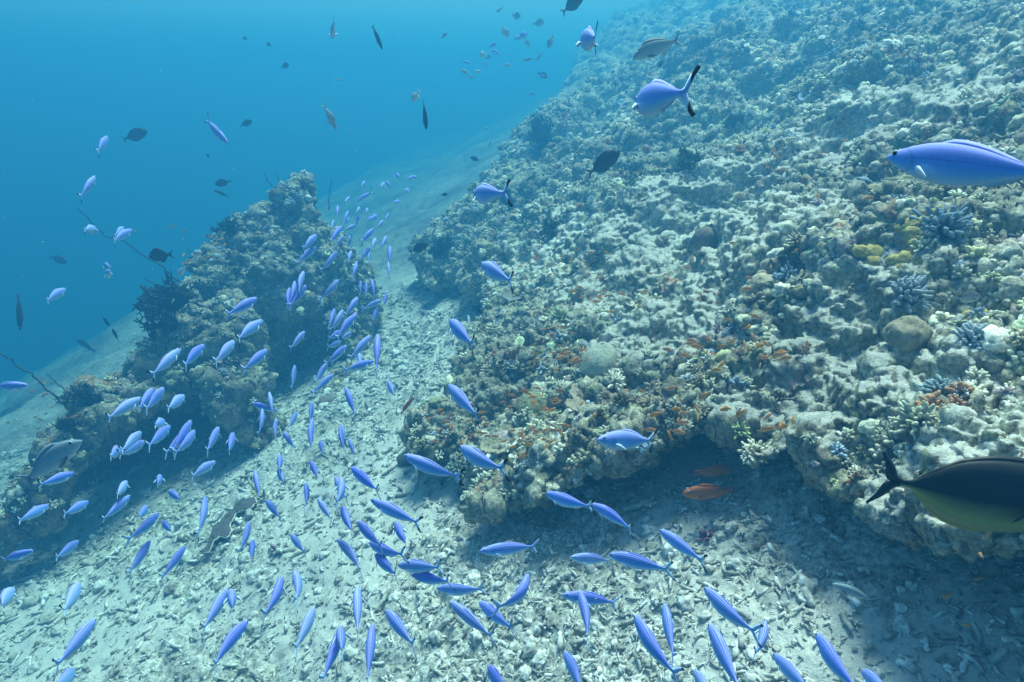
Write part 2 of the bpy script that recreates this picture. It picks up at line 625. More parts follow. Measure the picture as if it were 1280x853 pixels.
CAVES = [
    [(60, 690, 6.3, .3), (120, 622, 6.6, .42), (185, 578, 6.9, .55), (245, 545, 7.2, .48), (275, 560, 7.1, .3)],
    [(120, 612, 7.2, .42), (185, 568, 7.6, .52), (240, 535, 7.8, .48)],
    [(352, 395, 8.2, .28), (385, 430, 8.5, .5), (365, 480, 8.4, .48), (350, 520, 7.9, .35)],
    [(385, 430, 9.0, .45), (365, 480, 8.9, .45)],
    [(385, 430, 7.7, .4), (365, 480, 7.6, .4)],
    [(345, 262, 8.75, .2), (375, 300, 8.6, .28), (365, 350, 8.3, .2)],
]
lo = np.array([-8.6, 4.6, -6.3])
hi = np.array([-1.0, 11.6, -0.4])
ST = 0.032
n = ((hi - lo) / ST).astype(int)
ax_ = [lo[k] + ST * np.arange(n[k]) for k in range(3)]
X, Y, Z = [a.astype(np.float32) for a in np.meshgrid(*ax_, indexing='ij')]
f = np.full(X.shape, 9.0, np.float32)
for ch, sign in [(c, 1) for c in PIN] + [(c, -1) for c in CAVES]:
    for (a, b) in zip(ch[:-1], ch[1:]):
        A, B = at(*a[:3]), at(*b[:3])
        ra, rb = a[3], b[3]
        m = max(ra, rb) + 0.5
        s = [slice(max(0, int((min(A[k], B[k]) - m - lo[k]) / ST)), max(1, int((max(A[k], B[k]) + m - lo[k]) / ST) + 1)) for k in range(3)]
        s = tuple(s)
        dx, dy, dz = (B - A).astype(np.float32)
        t = np.clip(((X[s] - A[0]) * dx + (Y[s] - A[1]) * dy + (Z[s] - A[2]) * dz) / (dx * dx + dy * dy + dz * dz), 0, 1)
        g = np.sqrt((X[s] - A[0] - t * dx) ** 2 + (Y[s] - A[1] - t * dy) ** 2 + (Z[s] - A[2] - t * dz) ** 2) - (ra + (rb - ra) * t)
        k = 0.14
        fs = f[s] * sign
        hm = np.clip(0.5 + 0.5 * (fs - g) / k, 0, 1)
        f[s] = sign * (fs * (1 - hm) + g * hm - k * hm * (1 - hm))
band = np.argwhere(np.abs(f) < 0.3)
PB = (lo + band * ST).astype(np.float32)
f[band[:, 0], band[:, 1], band[:, 2]] -= 0.20 * fbm(PB, 1.5, 3, 71)
del X, Y, Z, PB, band
V, F = surface_nets(f, lambda ix: lo + ix * ST)
del f
V = coral_relief(V, F, [(0.45, 0.10, 1), (0.18, 0.05, 2)], 500)
V = craggy(V, F, [(0.5, 0.26, 1), (0.2, 0.14, 2), (0.09, 0.07, 3)], 550)
V = V + vert_normals(V, F) * (0.10 * fbm(V, 3.2, 4, 533, 0.6))[:, None]
N = vert_normals(V, F)
me = make_mesh('coral_pinnacle', V, F)
paint(me, 'sand', np.repeat((0.22 * smooth(0.4, 0.95, N[:, 2]))[:, None], 3, 1))
paint(me, 'tone', np.repeat(np.clip(0.92 + 0.4 * fbm(V, 0.9, 3, 612), .5, 1.3)[:, None], 3, 1))
pin = tag(link('coral_pinnacle', me, M_pin), 'tall craggy coral pinnacle with dark caves in its near side, left of the gully', 'coral pinnacle')
PIN_V, PIN_N = V, N

bpy.context.view_layer.update()
DG = bpy.context.evaluated_depsgraph_get()


def hit(px, py):
    """First solid surface met through a pixel: (point, normal, depth)."""
    d = Vector(ray(px, py))
    ok, loc, nrm, *_ = scene.ray_cast(DG, Vector((0, 0, 0)), d.normalized())
    if not ok:
        return Vector(at(px, py, 25)), Vector((0, 0, 1)), 25.0
    if nrm.dot(d) > 0:
        nrm = -nrm
    return loc, nrm, loc.length / d.length

# ------------------------------------------------------------------ coral shapes
def tri(F):
    F = np.asarray(F)
    return F if F.shape[1] == 3 else np.concatenate([F[:, [0, 1, 2]], F[:, [0, 2, 3]]])


def join(parts):
    Vs, Fs, Ts, n = [], [], [], 0
    for V, F, T in parts:
        Vs.append(V)
        Fs.append(tri(F) + n)
        Ts.append(T)
        n += len(V)
    return np.concatenate(Vs), np.concatenate(Fs), np.concatenate(Ts)


def tube(path, radii, sides=5, cap=True, jag=0.0):
    """Closed tube along a path; third result is 0 at the root, 1 at the tip."""
    path = np.asarray(path, float)
    n = len(path)
    d = np.gradient(path, axis=0)
    d /= np.linalg.norm(d, axis=1, keepdims=True) + 1e-9
    ref = np.array([0.31, 0.17, 0.93]) if abs(d[0] @ np.array([0.31, 0.17, 0.93])) < 0.9 else np.array([1.0, 0, 0.1])
    a = np.cross(d, ref)
    a /= np.linalg.norm(a, axis=1, keepdims=True) + 1e-9
    b = np.cross(d, a)
    ang = np.arange(sides) * 2 * math.pi / sides
    rr = np.asarray(radii, float)[:, None] * (1 + jag * rng.uniform(-1, 1, (n, sides)))
    V = path[:, None] + rr[..., None] * (np.cos(ang)[None, :, None] * a[:, None] + np.sin(ang)[None, :, None] * b[:, None])
    V = V.reshape(-1, 3)
    T = np.repeat(np.linspace(0, 1, n), sides)
    i = np.arange((n - 1) * sides)
    k, j = i // sides, i % sides
    F = np.stack([k * sides + j, (k + 1) * sides + j, (k + 1) * sides + (j + 1) % sides, k * sides + (j + 1) % sides], 1)
    F = tri(F)
    V = np.concatenate([V, [path[0] - d[0] * radii[0] * 0.4, path[-1] + d[-1] * radii[-1] * 0.7]])
    T = np.concatenate([T, [0, 1]])
    m = n * sides
    j = np.arange(sides)
    F = np.concatenate([F, np.stack([np.full(sides, m), j, (j + 1) % sides], 1),
                        np.stack([np.full(sides, m + 1), (n - 1) * sides + (j + 1) % sides, (n - 1) * sides + j], 1)])
    return V, F, T


def ico(sub):
    bm = bmesh.new()
    bmesh.ops.create_icosphere(bm, subdivisions=sub, radius=1)
    V = np.array([v.co[:] for v in bm.verts])
    F = np.array([[v.index for v in f.verts] for f in bm.faces])
    bm.free()
    return V, F


ICO = {k: ico(k) for k in (1, 2, 3, 4, 5)}


def lump_coral(sub=2, amp=0.3, flat=0.7, seed=0, cell=0.6):
    V, F = ICO[sub]
    d, _ = worley(V / cell, seed)
    rr = 1 + amp * (np.clip(1 - 1.3 * d * d, 0, 1) - 0.5) + 0.25 * perlin(V * 1.1, seed + 3)
    P = V * rr[:, None]
    T = np.clip((rr - 0.8) / 0.5, 0, 1)
    P[:, 2] = P[:, 2] * flat + 0.1
    return P, F, T


def crumb_coral(seed):
    """A rough, broken knob of old coral rock."""
    V, F = ICO[3]
    rr = 0.85 + 0.5 * perlin(V * 1.3, seed) + 0.55 * (0.3 - np.abs(perlin(V * 2.6, seed + 3))) + 0.45 * (0.3 - np.abs(perlin(V * 5.5, seed + 5)))
    P = V * rr[:, None]
    P[:, 2] = P[:, 2] * 0.7
    return P, F, np.clip((rr - 0.6) / 0.7, 0, 1)


def finger_coral(n=15, sides=4, seed=0, thick=0.13, spread=0.95, fork=True):
    g = np.random.default_rng(seed)
    parts = [(ICO[1][0] * [0.5, 0.5, 0.32], ICO[1][1], np.zeros(42 if len(ICO[1][0]) == 42 else len(ICO[1][0])))]
    for k in range(n):
        z = 1 - (k + 0.5) / n * spread
        a = k * 2.39996 + g.uniform(-.3, .3)
        s = math.sqrt(max(0, 1 - z * z))
        d = np.array([s * math.cos(a), s * math.sin(a), z + 0.1])
        l = g.uniform(0.75, 1.08)
        bend = g.normal(0, 0.1, 3)
        path = [d * 0.25, d * 0.6 * l + bend * 0.5, d * 0.85 * l + bend, d * l + bend * 1.3]
        parts.append(tube(path, [thick * 0.8, thick, thick * 1.05, thick * 0.7], sides))
        if fork and g.random() < 0.6:
            e = d + g.normal(0, 0.45, 3)
            parts.append(tube([d * 0.6 * l, d * 0.6 * l + e * 0.2, d * 0.6 * l + e * 0.36], [thick * .8, thick * .85, thick * .6], sides))
    return join(parts)


def stick(seed, sides=5, n=5, branch=0.5):
    """A broken coral finger lying down, unit length along x."""
    g = np.random.default_rng(seed)
    x = np.linspace(-0.5, 0.5, n)
    c = g.normal(0, 0.08, 2)
    path = np.stack([x, c[0] * (1 - 4 * x * x) + g.normal(0, .02, n), 0.05 + 0.3 * c[1] * x], 1)
    r0 = g.uniform(0.09, 0.17)
    rad = r0 * g.uniform(0.75, 1.2, n)
    parts = [tube(path, rad, sides, jag=0.18)]
    if g.random() < branch:
        k = g.integers(1, n - 1)
        d = np.array([g.uniform(-.3, .5), g.choice([-1, 1]) * g.uniform(.4, .9), g.uniform(0, .5)]) * 0.35
        parts.append(tube([path[k], path[k] + d * .5, path[k] + d], [r0 * .9, r0 * .8, r0 * .6], sides, jag=0.15))
    return join(parts)


def plate_coral(seed, rings=4, seg=14, bumps=0.05):
    g = np.random.default_rng(seed)
    rad = 1 + 0.2 * np.sin(np.arange(seg) / seg * 2 * math.pi * 2 + g.uniform(0, 6)) + g.normal(0, 0.07, seg)
    V, T = [], []
    for side in (1, -1):
        for k in range(rings + 1):
            q = k / rings
            for j in range(seg):
                a = j / seg * 2 * math.pi
                rr = q * rad[j]
                V.append((rr * math.cos(a), rr * math.sin(a), 0.18 + 0.22 * q * q + (0.05 if side > 0 else -0.03 - 0.15 * (1 - q)) + g.uniform(-1, 1) * bumps * (side > 0)))
                T.append(q)
    V = np.array(V)
    F = []
    m = (rings + 1) * seg
    for s in range(2):
        for k in range(rings):
            for j in range(seg):
                q = [s * m + k * seg + j, s * m + (k + 1) * seg + j, s * m + (k + 1) * seg + (j + 1) % seg, s * m + k * seg + (j + 1) % seg]
                F.append(q if s == 0 else q[::-1])
    for j in range(seg):
        F.append([rings * seg + j, m + rings * seg + j, m + rings * seg + (j + 1) % seg, rings * seg + (j + 1) % seg])
    return V, tri(np.array(F)), np.array(T)


def scatter(name, protos, which, pos, nrm, scale, tint, mat, label=None, lie=False):
    """Merges copies of the prototypes into one mesh of kind stuff."""
    nrm = nrm / (np.linalg.norm(nrm, axis=1, keepdims=True) + 1e-9)
    a = rng.uniform(0, 2 * math.pi, len(pos))
    h = np.stack([np.cos(a), np.sin(a), np.zeros(len(pos))], 1)
    h -= nrm * (h * nrm).sum(1, keepdims=True)
    h /= np.linalg.norm(h, axis=1, keepdims=True) + 1e-9
    b = np.cross(nrm, h)
    Vs, Fs, Cs, n = [], [], [], 0
    for k, (V, F, T) in enumerate(protos):
        m = np.where(which == k)[0]
        if not len(m):
            continue
        sq = rng.uniform(0.75, 1.25, (len(m), 3))
        L = V[None] * sq[:, None] * scale[m][:, None, None]
        P = pos[m][:, None] + L[..., :1] * h[m][:, None] + L[..., 1:2] * b[m][:, None] + L[..., 2:] * nrm[m][:, None]
        Vs.append(P.reshape(-1, 3))
        Fs.append((F[None] + (np.arange(len(m)) * len(V))[:, None, None]).reshape(-1, 3) + n)
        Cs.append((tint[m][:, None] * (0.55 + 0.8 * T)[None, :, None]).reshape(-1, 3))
        n += len(m) * len(V)
    me = make_mesh(name, np.concatenate(Vs), np.concatenate(Fs))
    paint(me, 'tint', np.clip(np.concatenate(Cs), 0, 0.9))
    o = tag(link(name, me, mat), label, kind='stuff')
    return o


# ---- growth that covers the reef and the pinnacle
PAL = np.array([(.42, .40, .30), (.50, .47, .37), (.36, .36, .28), (.26, .27, .17), (.45, .45, .33), (.33, .28, .20), (.20, .17, .11),
                (.30, .33, .34), (.24, .30, .37), (.37, .30, .30), (.46, .46, .26), (.30, .15, .08), (.55, .53, .44), (.34, .40, .24)])
PW = np.array([11, 10, 8, 6, 8, 6, 4, 5, 3, 3, 3, 2.2, 7, 3])
PROT = ([finger_coral(13, 4, k, 0.17) for k in range(4)] + [crumb_coral(k) for k in range(4)]
        + [finger_coral(20, 4, 30 + k, 0.12) for k in range(2)] + [plate_coral(k, 3, 10, .12) for k in range(2)] + [finger_coral(8, 4, 60 + k, 0.26, 0.8, False) for k in range(2)])
PROB = np.array([3, 3, 3, 3, 1.8, 1.8, 1.8, 1.8, 2, 2, .35, .35, 3, 3])


def growth(name, V, N, count, lo_s, hi_s, mask, seed):
    cand = np.where(mask)[0]
    rr = np.hypot(V[cand, 0], V[cand, 1])
    w = np.where(rr < 13, 1.0, 3.0) * (1 + 1.2 * smooth(5, 9, rr))
    pick = rng.choice(cand, count, p=w / w.sum())
    P = V[pick].astype(float)
    Nn = N[pick] * 0.8 + np.array([0, 0, 0.5])
    # patches of the same kind of coral grow together
    _, cell = worley(P / 0.7, seed)
    loc = (cell * 997).astype(int)
    kinds = rng.choice(len(PROT), count, p=PROB / PROB.sum())
    tints = rng.choice(len(PAL), count, p=PW / PW.sum())
    together = rng.random(count) < 0.3
    kinds = np.where(together, loc % len(PROT), kinds)
    order = np.repeat(np.arange(len(PAL)), (PW * 2).astype(int))
    tints = np.where(together, order[loc % len(order)], tints)
    s = lo_s * (hi_s / lo_s) ** (rng.random(count) ** 1.5)
    s *= 1 + 0.05 * np.clip(np.hypot(P[:, 0], P[:, 1]) - 5, 0, 12)
    tint = PAL[tints] * rng.uniform(0.95, 1.6, (count, 1))
    tint = tint * np.clip((1.0 if seed == 801 else 0.85) + 0.5 * fbm(P, 0.8, 3, 611), .5, 1.3)[:, None]
    return scatter(name, PROT, kinds, P, Nn, s, tint, M_coral)


rr = np.hypot(REEF_V[:, 0], REEF_V[:, 1])
reef_sand = sand_mask(REEF_V)
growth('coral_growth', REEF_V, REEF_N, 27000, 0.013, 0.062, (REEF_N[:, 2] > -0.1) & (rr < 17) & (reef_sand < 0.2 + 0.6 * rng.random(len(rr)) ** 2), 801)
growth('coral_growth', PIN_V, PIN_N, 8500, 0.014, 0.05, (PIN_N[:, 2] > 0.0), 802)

# ---- broken coral on the bottom
STK = [stick(k) for k in range(14)] + [crumb_coral(40 + k) for k in range(4)] + [finger_coral(5, 4, 80 + k, 0.2, 0.9, False) for k in range(2)]
SPR = np.array([3] * 14 + [2] * 4 + [1.5] * 2, float)
fr = np.hypot(FLOOR_V[:, 0], FLOOR_V[:, 1])
bare = smooth(0.1, 0.5, fbm(FLOOR_V, 0.8, 3, 47 + 5))
cand = np.where((fr > 1.4) & (fr < 11))[0]
cnt = 54000
w = np.maximum(0.6, 1 - bare[cand]) * np.where(fr[cand] < 3.2, 1.5, 1) * (1 + 1.8 * smooth(4, 8, fr[cand]))
pick = rng.choice(cand, cnt, p=w / w.sum())
s = 0.020 * (0.12 / 0.020) ** (rng.random(cnt) ** 2.3)
kind = rng.choice(len(STK), cnt, p=SPR / SPR.sum())
s = np.where(kind >= 14, s * 0.45, s) * (1 + 0.1 * np.clip(fr[pick] - 4, 0, 6)) * np.where(fr[pick] < 4, 0.8, 1)
g = np.array([(.57, .57, .53), (.63, .63, .59), (.48, .48, .44), (.38, .38, .35), (.70, .70, .66), (.44, .43, .38), (.29, .28, .25)])
tint = g[rng.choice(len(g), cnt, p=np.array([5, 5, 4, 3, 4, 2, 1.2]) / 24.2)] * rng.uniform(0.8, 1.15, (cnt, 1))
nn = FLOOR_N[pick] * 0.8 + rng.normal(0, 0.22, (cnt, 3)) + np.array([0, 0, .3])
scatter('coral_rubble', STK, kind, FLOOR_V[pick] + np.array([0, 0, 0.006]), nn, s, tint, M_coral)


# ------------------------------------------------------------------ single corals
def seat(px, py, up=0.5):
    p, n_, t = hit(px, py)
    n_ = (n_ * (1 - up) + Vector((0, 0, 1)) * up).normalized()
    return p, n_, t


def stand(o, p, n_, s, spin=0.0, sink=0.0):
    o.matrix_world = Matrix.Translation(p - n_ * sink) @ n_.to_track_quat('Z', 'Y').to_matrix().to_4x4() @ Matrix.Rotation(spin, 4, 'Z') @ Matrix.Diagonal((s, s, s, 1))


def coral_mesh(name, parts, tint, mat=None, lo=0.62, gain=0.65):
    V, F, T = parts
    me = make_mesh(name, V, F)
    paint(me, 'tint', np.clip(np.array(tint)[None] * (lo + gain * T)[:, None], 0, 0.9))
    return link(name, me, mat or M_coral)


def ridged_dome(seed, freq=7.0, amp=0.10, flat=0.6):
    V, F = ICO[5]
    q = V + 0.25 * np.stack([perlin(V * 2.1, seed + k) for k in range(3)], 1)
    rdg = 1 - np.abs(perlin(q * freq * 0.6, seed + 9)) * 2.4
    rr = 1 + amp * np.clip(rdg, -0.3, 1) + 0.12 * perlin(V * 1.2, seed + 5)
    P = V * rr[:, None]
    P[:, 2] *= flat
    return P, F, np.clip((rdg + 0.3) / 1.3, 0, 1)


def bush(seed, depth=4, spread=0.65):
    """Branching tree coral, one unit high."""
    g = np.random.default_rng(seed)
    parts = []

    def grow(p, d, l, r, k):
        q = p + d * l * 0.5 + g.normal(0, 0.03, 3)
        e = p + d * l
        parts.append(tube([p, q, e], [r, r * .9, r * .75], 4, jag=0.15))
        if k == 0:
            return
        for _ in range(3 if k > 1 else 4):
            nd = d + g.normal(0, spread, 3)
            nd[2] += 0.12
            nd /= np.linalg.norm(nd)
            grow(p + d * l * g.uniform(0.45, 1.0), nd, l * g.uniform(.62, .85), r * .8, k - 1)
    for _ in range(4):
        d = np.array([g.normal(0, .5), g.normal(0, .5), 1.0])
        grow(np.zeros(3), d / np.linalg.norm(d), 0.33, 0.034, depth - 1)
    V, F, T = join(parts)
    return V, F, T * 0.4


M_dark = coral_material('dark_coral', 0.8)
BUSHES = [
    (222, 408, .75, 1, 'dark bushy tree coral on the outer flank of the pinnacle, above the round coral ball'),
    (285, 300, .42, 2, 'small dark tree coral high on the outer shoulder of the pinnacle'),
    (678, 182, .75, 3, 'dark tree coral standing out against blue water at the far edge of the reef'),
    (632, 258, .34, 4, 'small dark tree coral just behind the blue fish at the far reef edge'),
    (602, 392, .22, 5, 'small dark tree coral at the reef edge beside the grey table coral'),
    (686, 292, .32, 6, 'dark tree coral in the shoal of orange fish above the grey table coral'),
    (862, 212, .36, 7, 'dull green branching thicket on the upper reef beside the pale sand patch'),
    (100, 502, .34, 8, 'dark feathery bush at the foot of the pinnacle where the sea whips grow'),
    (85, 530, .26, 9, 'low dark bush on the outermost end of the pinnacle'),
    (915, 165, .32, 10, 'dull green bush coral below the shoulder of the upper reef'),
    (548, 318, .4, 11, 'dark bush on the low reef wall across the gully from the pinnacle'),
]
for px, py, s, sd_, lab in BUSHES:
    p, n_, t = seat(px, py, 0.6)
    o = tag(coral_mesh('tree_coral', bush(sd_, 5), (.035, .045, .04) if sd_ not in (7, 10, 6) else (.09, .11, .085), M_dark), lab, 'tree coral', 'dark tree corals')
    stand(o, p, n_, s, sd_, 0.03)

# named colonies: builder, pixel, radius, tint, name, label, category
COL = [
    (lambda: lump_coral(4, 0.05, 0.75, 3, 0.3), 748, 452, .26, (.40, .42, .33), 'dome_coral', 'pale rounded dome coral with a smooth sloping top amid the orange fish', 'dome coral'),
    (lambda: ridged_dome(5), 672, 516, .26, (.20, .21, .12), 'ridged_coral', 'olive green coral mound with deep winding ridges', 'ridged coral'),
    (lambda: finger_coral(46, 6, 7, 0.085), 657, 638, .155, (.42, .47, .30), 'cauliflower_coral', 'pale green cauliflower coral on the low lip of the ledge over the rubble', 'cauliflower coral'),
    (lambda: finger_coral(26, 6, 17, 0.12), 925, 538, .10, (.44, .50, .26), 'cauliflower_coral', 'small bright lime green coral on the lip above the dark ledge', 'cauliflower coral'),
    (lambda: finger_coral(40, 5, 18, 0.10), 1150, 528, .16, (.45, .46, .34), 'cauliflower_coral', 'cream knobbly coral cluster just above the big dark surgeonfish', 'cauliflower coral'),
    (lambda: finger_coral(70, 5, 19, 0.10, 0.9), 1175, 492, .13, (.27, .34, .36), 'cauliflower_coral', 'teal knobbly coral just up the slope from the cream cluster', 'cauliflower coral'),
    (lambda: finger_coral(70, 5, 22, 0.10, 0.9), 1132, 372, .20, (.27, .31, .34), 'cauliflower_coral', 'blue grey coral mound with a red patch on its crown', 'cauliflower coral'),
    (lambda: finger_coral(70, 5, 23, 0.10, 0.9), 1218, 428, .15, (.32, .36, .40), 'cauliflower_coral', 'pale blue coral below the yellow knobs beside the dark crevice', 'cauliflower coral'),
    (lambda: finger_coral(70, 5, 24, 0.10, 0.9), 1178, 288, .24, (.20, .25, .29), 'cauliflower_coral', 'deep blue branching coral behind the yellow coral knobs', 'cauliflower coral'),
    (lambda: finger_coral(40, 5, 25, 0.09), 700, 400, .2, (.42, .48, .30), 'cauliflower_coral', 'yellowish green coral tuft in the middle of the orange fish shoal', 'cauliflower coral'),
    (lambda: finger_coral(40, 5, 26, 0.09), 572, 588, .16, (.33, .42, .34), 'cauliflower_coral', 'green coral tuft on the lip behind the two diving fusiliers', 'cauliflower coral'),
    (lambda: finger_coral(30, 5, 27, 0.10), 640, 458, .12, (.30, .38, .46), 'cauliflower_coral', 'powder blue coral sprig in the hollow next to the pale dome coral', 'cauliflower coral'),
    (lambda: lump_coral(4, 0.22, 0.95, 8, 0.22), 186, 462, .30, (.22, .20, .14), 'ball_coral', 'round brown coral ball perched on the outer edge of the pinnacle', 'ball coral'),
    (lambda: lump_coral(4, 0.10, 0.9, 9, 0.25), 882, 300, .20, (.20, .15, .13), 'ball_coral', 'round purplish brown boulder on the pale slope of the upper reef', 'ball coral'),
    (lambda: lump_coral(4, 0.18, 0.8, 10, 0.25), 1134, 418, .16, (.30, .26, .18), 'ball_coral', 'rounded brown boulder with rusty spots at the edge of the dark crevice', 'ball coral'),
    (lambda: lump_coral(4, 0.12, 0.7, 11, 0.2), 858, 200, .34, (.30, .33, .24), 'ball_coral', 'broad greenish mound on the upper reef beside the dull green thicket', 'ball coral'),
    (lambda: lump_coral(4, 0.1, 0.8, 12, 0.2), 512, 575, .2, (.10, .12, .11), 'ball_coral', 'dark rounded boulder at the end of the ledge over the gully', 'ball coral'),
    (lambda: finger_coral(9, 6, 33, 0.2, 0.7), 345, 690, .13, (.36, .32, .34), 'dead_coral_stub', 'mauve grey knobbly coral stub lying on the rubble', 'coral stub'),
    (lambda: finger_coral(14, 5, 34, 0.13), 322, 618, .11, (.46, .47, .22), 'cauliflower_coral', 'small yellow green coral tuft on the rubble above the flat brown plate', 'cauliflower coral'),
    (lambda: finger_coral(14, 5, 35, 0.15), 884, 672, .08, (.24, .12, .18), 'cauliflower_coral', 'small dark purple coral with a pink tip on the shaded rubble', 'cauliflower coral'),
    (lambda: lump_coral(3, 0.3, 0.6, 36, 0.4), 410, 502, .24, (.24, .20, .17), 'ball_coral', 'low brown coral mound where the pinnacle meets the gully floor', 'ball coral'),
]
for fn, px, py, s, tint, nm, lab, cat in COL:
    p, n_, t = seat(px, py, 0.4)
    s *= 0.55
    o = tag(coral_mesh(nm, fn(), tint), lab, cat)
    stand(o, p, n_, s, px * 0.7, s * 0.15)

# yellow knobs
YEL = [(1092, 317, .15, 'yellow coral knobs spread in a low row on the right slope, nearest the pale sand'),
       (1132, 325, .13, 'yellow coral knobs below the middle of the yellow patch'),
       (1140, 298, .08, 'small yellow coral knobs in the centre of the yellow patch'),
       (1140, 282, .12, 'yellow coral knobs at the top of the yellow patch, beside deep blue coral'),
       (1167, 267, .07, 'highest little cap of yellow coral on the right slope'),
       (1218, 398, .09, 'bright yellow coral knobs on top of the pale blue coral')]
for k, (px, py, s, lab) in enumerate(YEL):
    p, n_, t = seat(px, py, 0.4)
    o = tag(coral_mesh('yellow_coral', join([(lump_coral(3, .25, .8, 70 + k + j, .5)[0] * (0.55 if j else 0.7) + (0 if j == 0 else 1) * np.array([math.cos(j * 1.4 + k) * .9, math.sin(j * 1.4 + k) * .8, -.1]),) + lump_coral(3, .25, .8, 70 + k + j, .5)[1:] for j in range(5)]),
                       (.44, .36, .12)), lab, 'yellow coral', 'yellow coral knobs on the right slope')
    stand(o, p, n_, s * 0.5, k, 0)

# table corals: a plate on a stalk
def bumpy_plate(seed, tint, rim_col=None):
    g = np.random.default_rng(seed)
    V, F, T = plate_coral(seed, 14, 48, 0.0)
    top = np.arange(len(V)) < len(V) // 2
    d, _ = worley(V / 0.10, seed)
    V = V.copy()
    V[top, 2] += (np.clip(1 - 1.6 * d[top] ** 2, 0, 1)) * 0.09
    return V, F, np.where(top, np.clip(1 - 1.2 * d, 0, 1), 0.1)


for px, py, s, tint, sd_, lab in [
        (642, 376, .30, (.27, .26, .24), 3, 'grey table coral with a warty top beside the small dark tree coral'),
        (728, 503, .22, (.42, .36, .27), 4, 'tan layered plate coral next to the olive ridged mound'),
        (722, 516, .17, (.38, .32, .24), 6, 'smaller tan plate coral tucked under the upper tan plate'),
        (620, 565, .21, (.40, .36, .25), 5, 'sandy brown table coral on the ledge behind the diving fusiliers'),
        (650, 610, .11, (.42, .33, .25), 7, 'little pinkish tan plate above the pale green cauliflower coral')]:
    p, n_, t = seat(px, py, 0.75)
    o = coral_mesh('table_coral', bumpy_plate(sd_, tint), tint)
    st = coral_mesh('stalk', tube([(0, 0, -.5), (0, .02, -.1), (0, 0, .2)], [.3, .22, .4], 9, jag=.12), (.22, .2, .16))
    st.parent = o
    tag(o, lab, 'table coral')
    stand(o, p, n_, s * 0.42, sd_, -0.1 * s)

# flat encrusting plate on the rubble
OUT = [(253, 696), (262, 690), (268, 676), (271, 664), (278, 660), (285, 650), (293, 645), (299, 636), (308, 629), (322, 628), (324, 633), (319, 640), (307, 644), (299, 647),
       (295, 655), (291, 661), (293, 670), (288, 678), (279, 676), (273, 680), (268, 690), (265, 696)]
pts = []
for k in range(len(OUT)):
    a, b = np.array(OUT[k]), np.array(OUT[(k + 1) % len(OUT)])
    for q in range(3):
        c = a + (b - a) * q / 3 + rng.normal(0, 0.5, 2)
        pts.append(at(*c, 1))
pc, pn, pt = hit(283, 662)
tw = [hit(x, y) for x, y in [(258, 692), (320, 632), (290, 665), (275, 668), (300, 640), (282, 676)]]
pl_o = sum((q[0] for q in tw), Vector()) / len(tw)
pl_n = Vector((-0.41, 0.02, 1)).normalized()
ring = []
for d in pts:
    d = Vector(d)
    ring.append(d * (pl_o.dot(pl_n) / d.dot(pl_n)))
def drape(v):
    d = v / (v @ Vector((0, CP, -SP)))
    px, py = 640 + FPX * d.x, 426.5 - FPX * (d @ Vector((0, SP, CP)))
    q = hit(px, py)[0]
    return v.lerp(q, 0.7) + pl_n * 0.062


bm = bmesh.new()
vs = [bm.verts.new(v) for v in ring]
fc = bm.faces.new(vs)
bmesh.ops.triangulate(bm, faces=[fc])
bmesh.ops.subdivide_edges(bm, edges=bm.edges[:], cuts=3, use_grid_fill=True)
for v in bm.verts:
    v.co = drape(v.co)
ex = bmesh.ops.extrude_face_region(bm, geom=bm.faces[:])
bmesh.ops.translate(bm, vec=-pl_n * 0.03, verts=[e for e in ex['geom'] if isinstance(e, bmesh.types.BMVert)])
bmesh.ops.recalc_face_normals(bm, faces=bm.faces[:])
me = bpy.data.meshes.new('encrusting_coral')
bm.to_mesh(me)
bm.free()
enc = tag(link('encrusting_coral', me, plain_mat('brown_crust', (.115, .105, .105), .9, .1)), 'flat dark brown coral sheet with a pale scalloped edge on the rubble', 'flat coral')
rv, rf, rt = tube(np.array([drape(v) - pl_n * 0.012 for v in ring + ring[:1]]), np.full(len(ring) + 1, 0.008), 5, jag=0.4)
rim_o = coral_mesh('pale_rim', (rv, rf, rt * 0 + 0.6), (.6, .58, .5))
rim_o.parent = enc

# logs of dead coral
LOGS = [((530, 803), (568, 778), .030, 'long grey dead coral branch lying in the rubble, longest of the logs'), ((470, 765), (488, 742), .024, 'short tan dead coral log beside the gully fish'),
        ((1000, 726), (1018, 765), .032, 'pale thick coral log standing out near the ledge shadow'), ((362, 700), (385, 690), .02, 'thin pale coral stick on the middle rubble'),
        ((880, 706), (912, 690), .03, 'grey coral branch lying at the edge of the ledge shadow'), ((404, 645), (372, 668), .024, 'curved cream coral rod lying among the fusiliers'),
        ((780, 640), (812, 632), .028, 'dim coral branch deep in the ledge shadow'), ((690, 735), (712, 722), .028, 'stubby pale coral branch below the striped fusilier')]
for a, b, r_, lab in LOGS:
    A, B = hit(*a)[0], hit(*b)[0]
    M_ = (A + B) / 2
    tt = np.linspace(-1, 1, 14)
    h_ = np.array((B - A) / 2)
    path = tt[:, None] * h_ + np.cumsum(rng.normal(0, .003, (14, 3)), 0) + np.array([0, 0, .016])
    v_, f_, t_ = tube(path, r_ * .62 * (1 - .25 * np.abs(tt)) * rng.uniform(.82, 1.18, 14), 10, jag=.12)
    v_ = v_ + 0.006 * np.stack([perlin(v_ / .02, 5 + c) for c in range(3)], 1)
    o = tag(coral_mesh('coral_log', (v_, f_, rng.uniform(.2, .9, len(v_))), (.52, .52, .47)), lab, 'coral log')
    o.location = M_

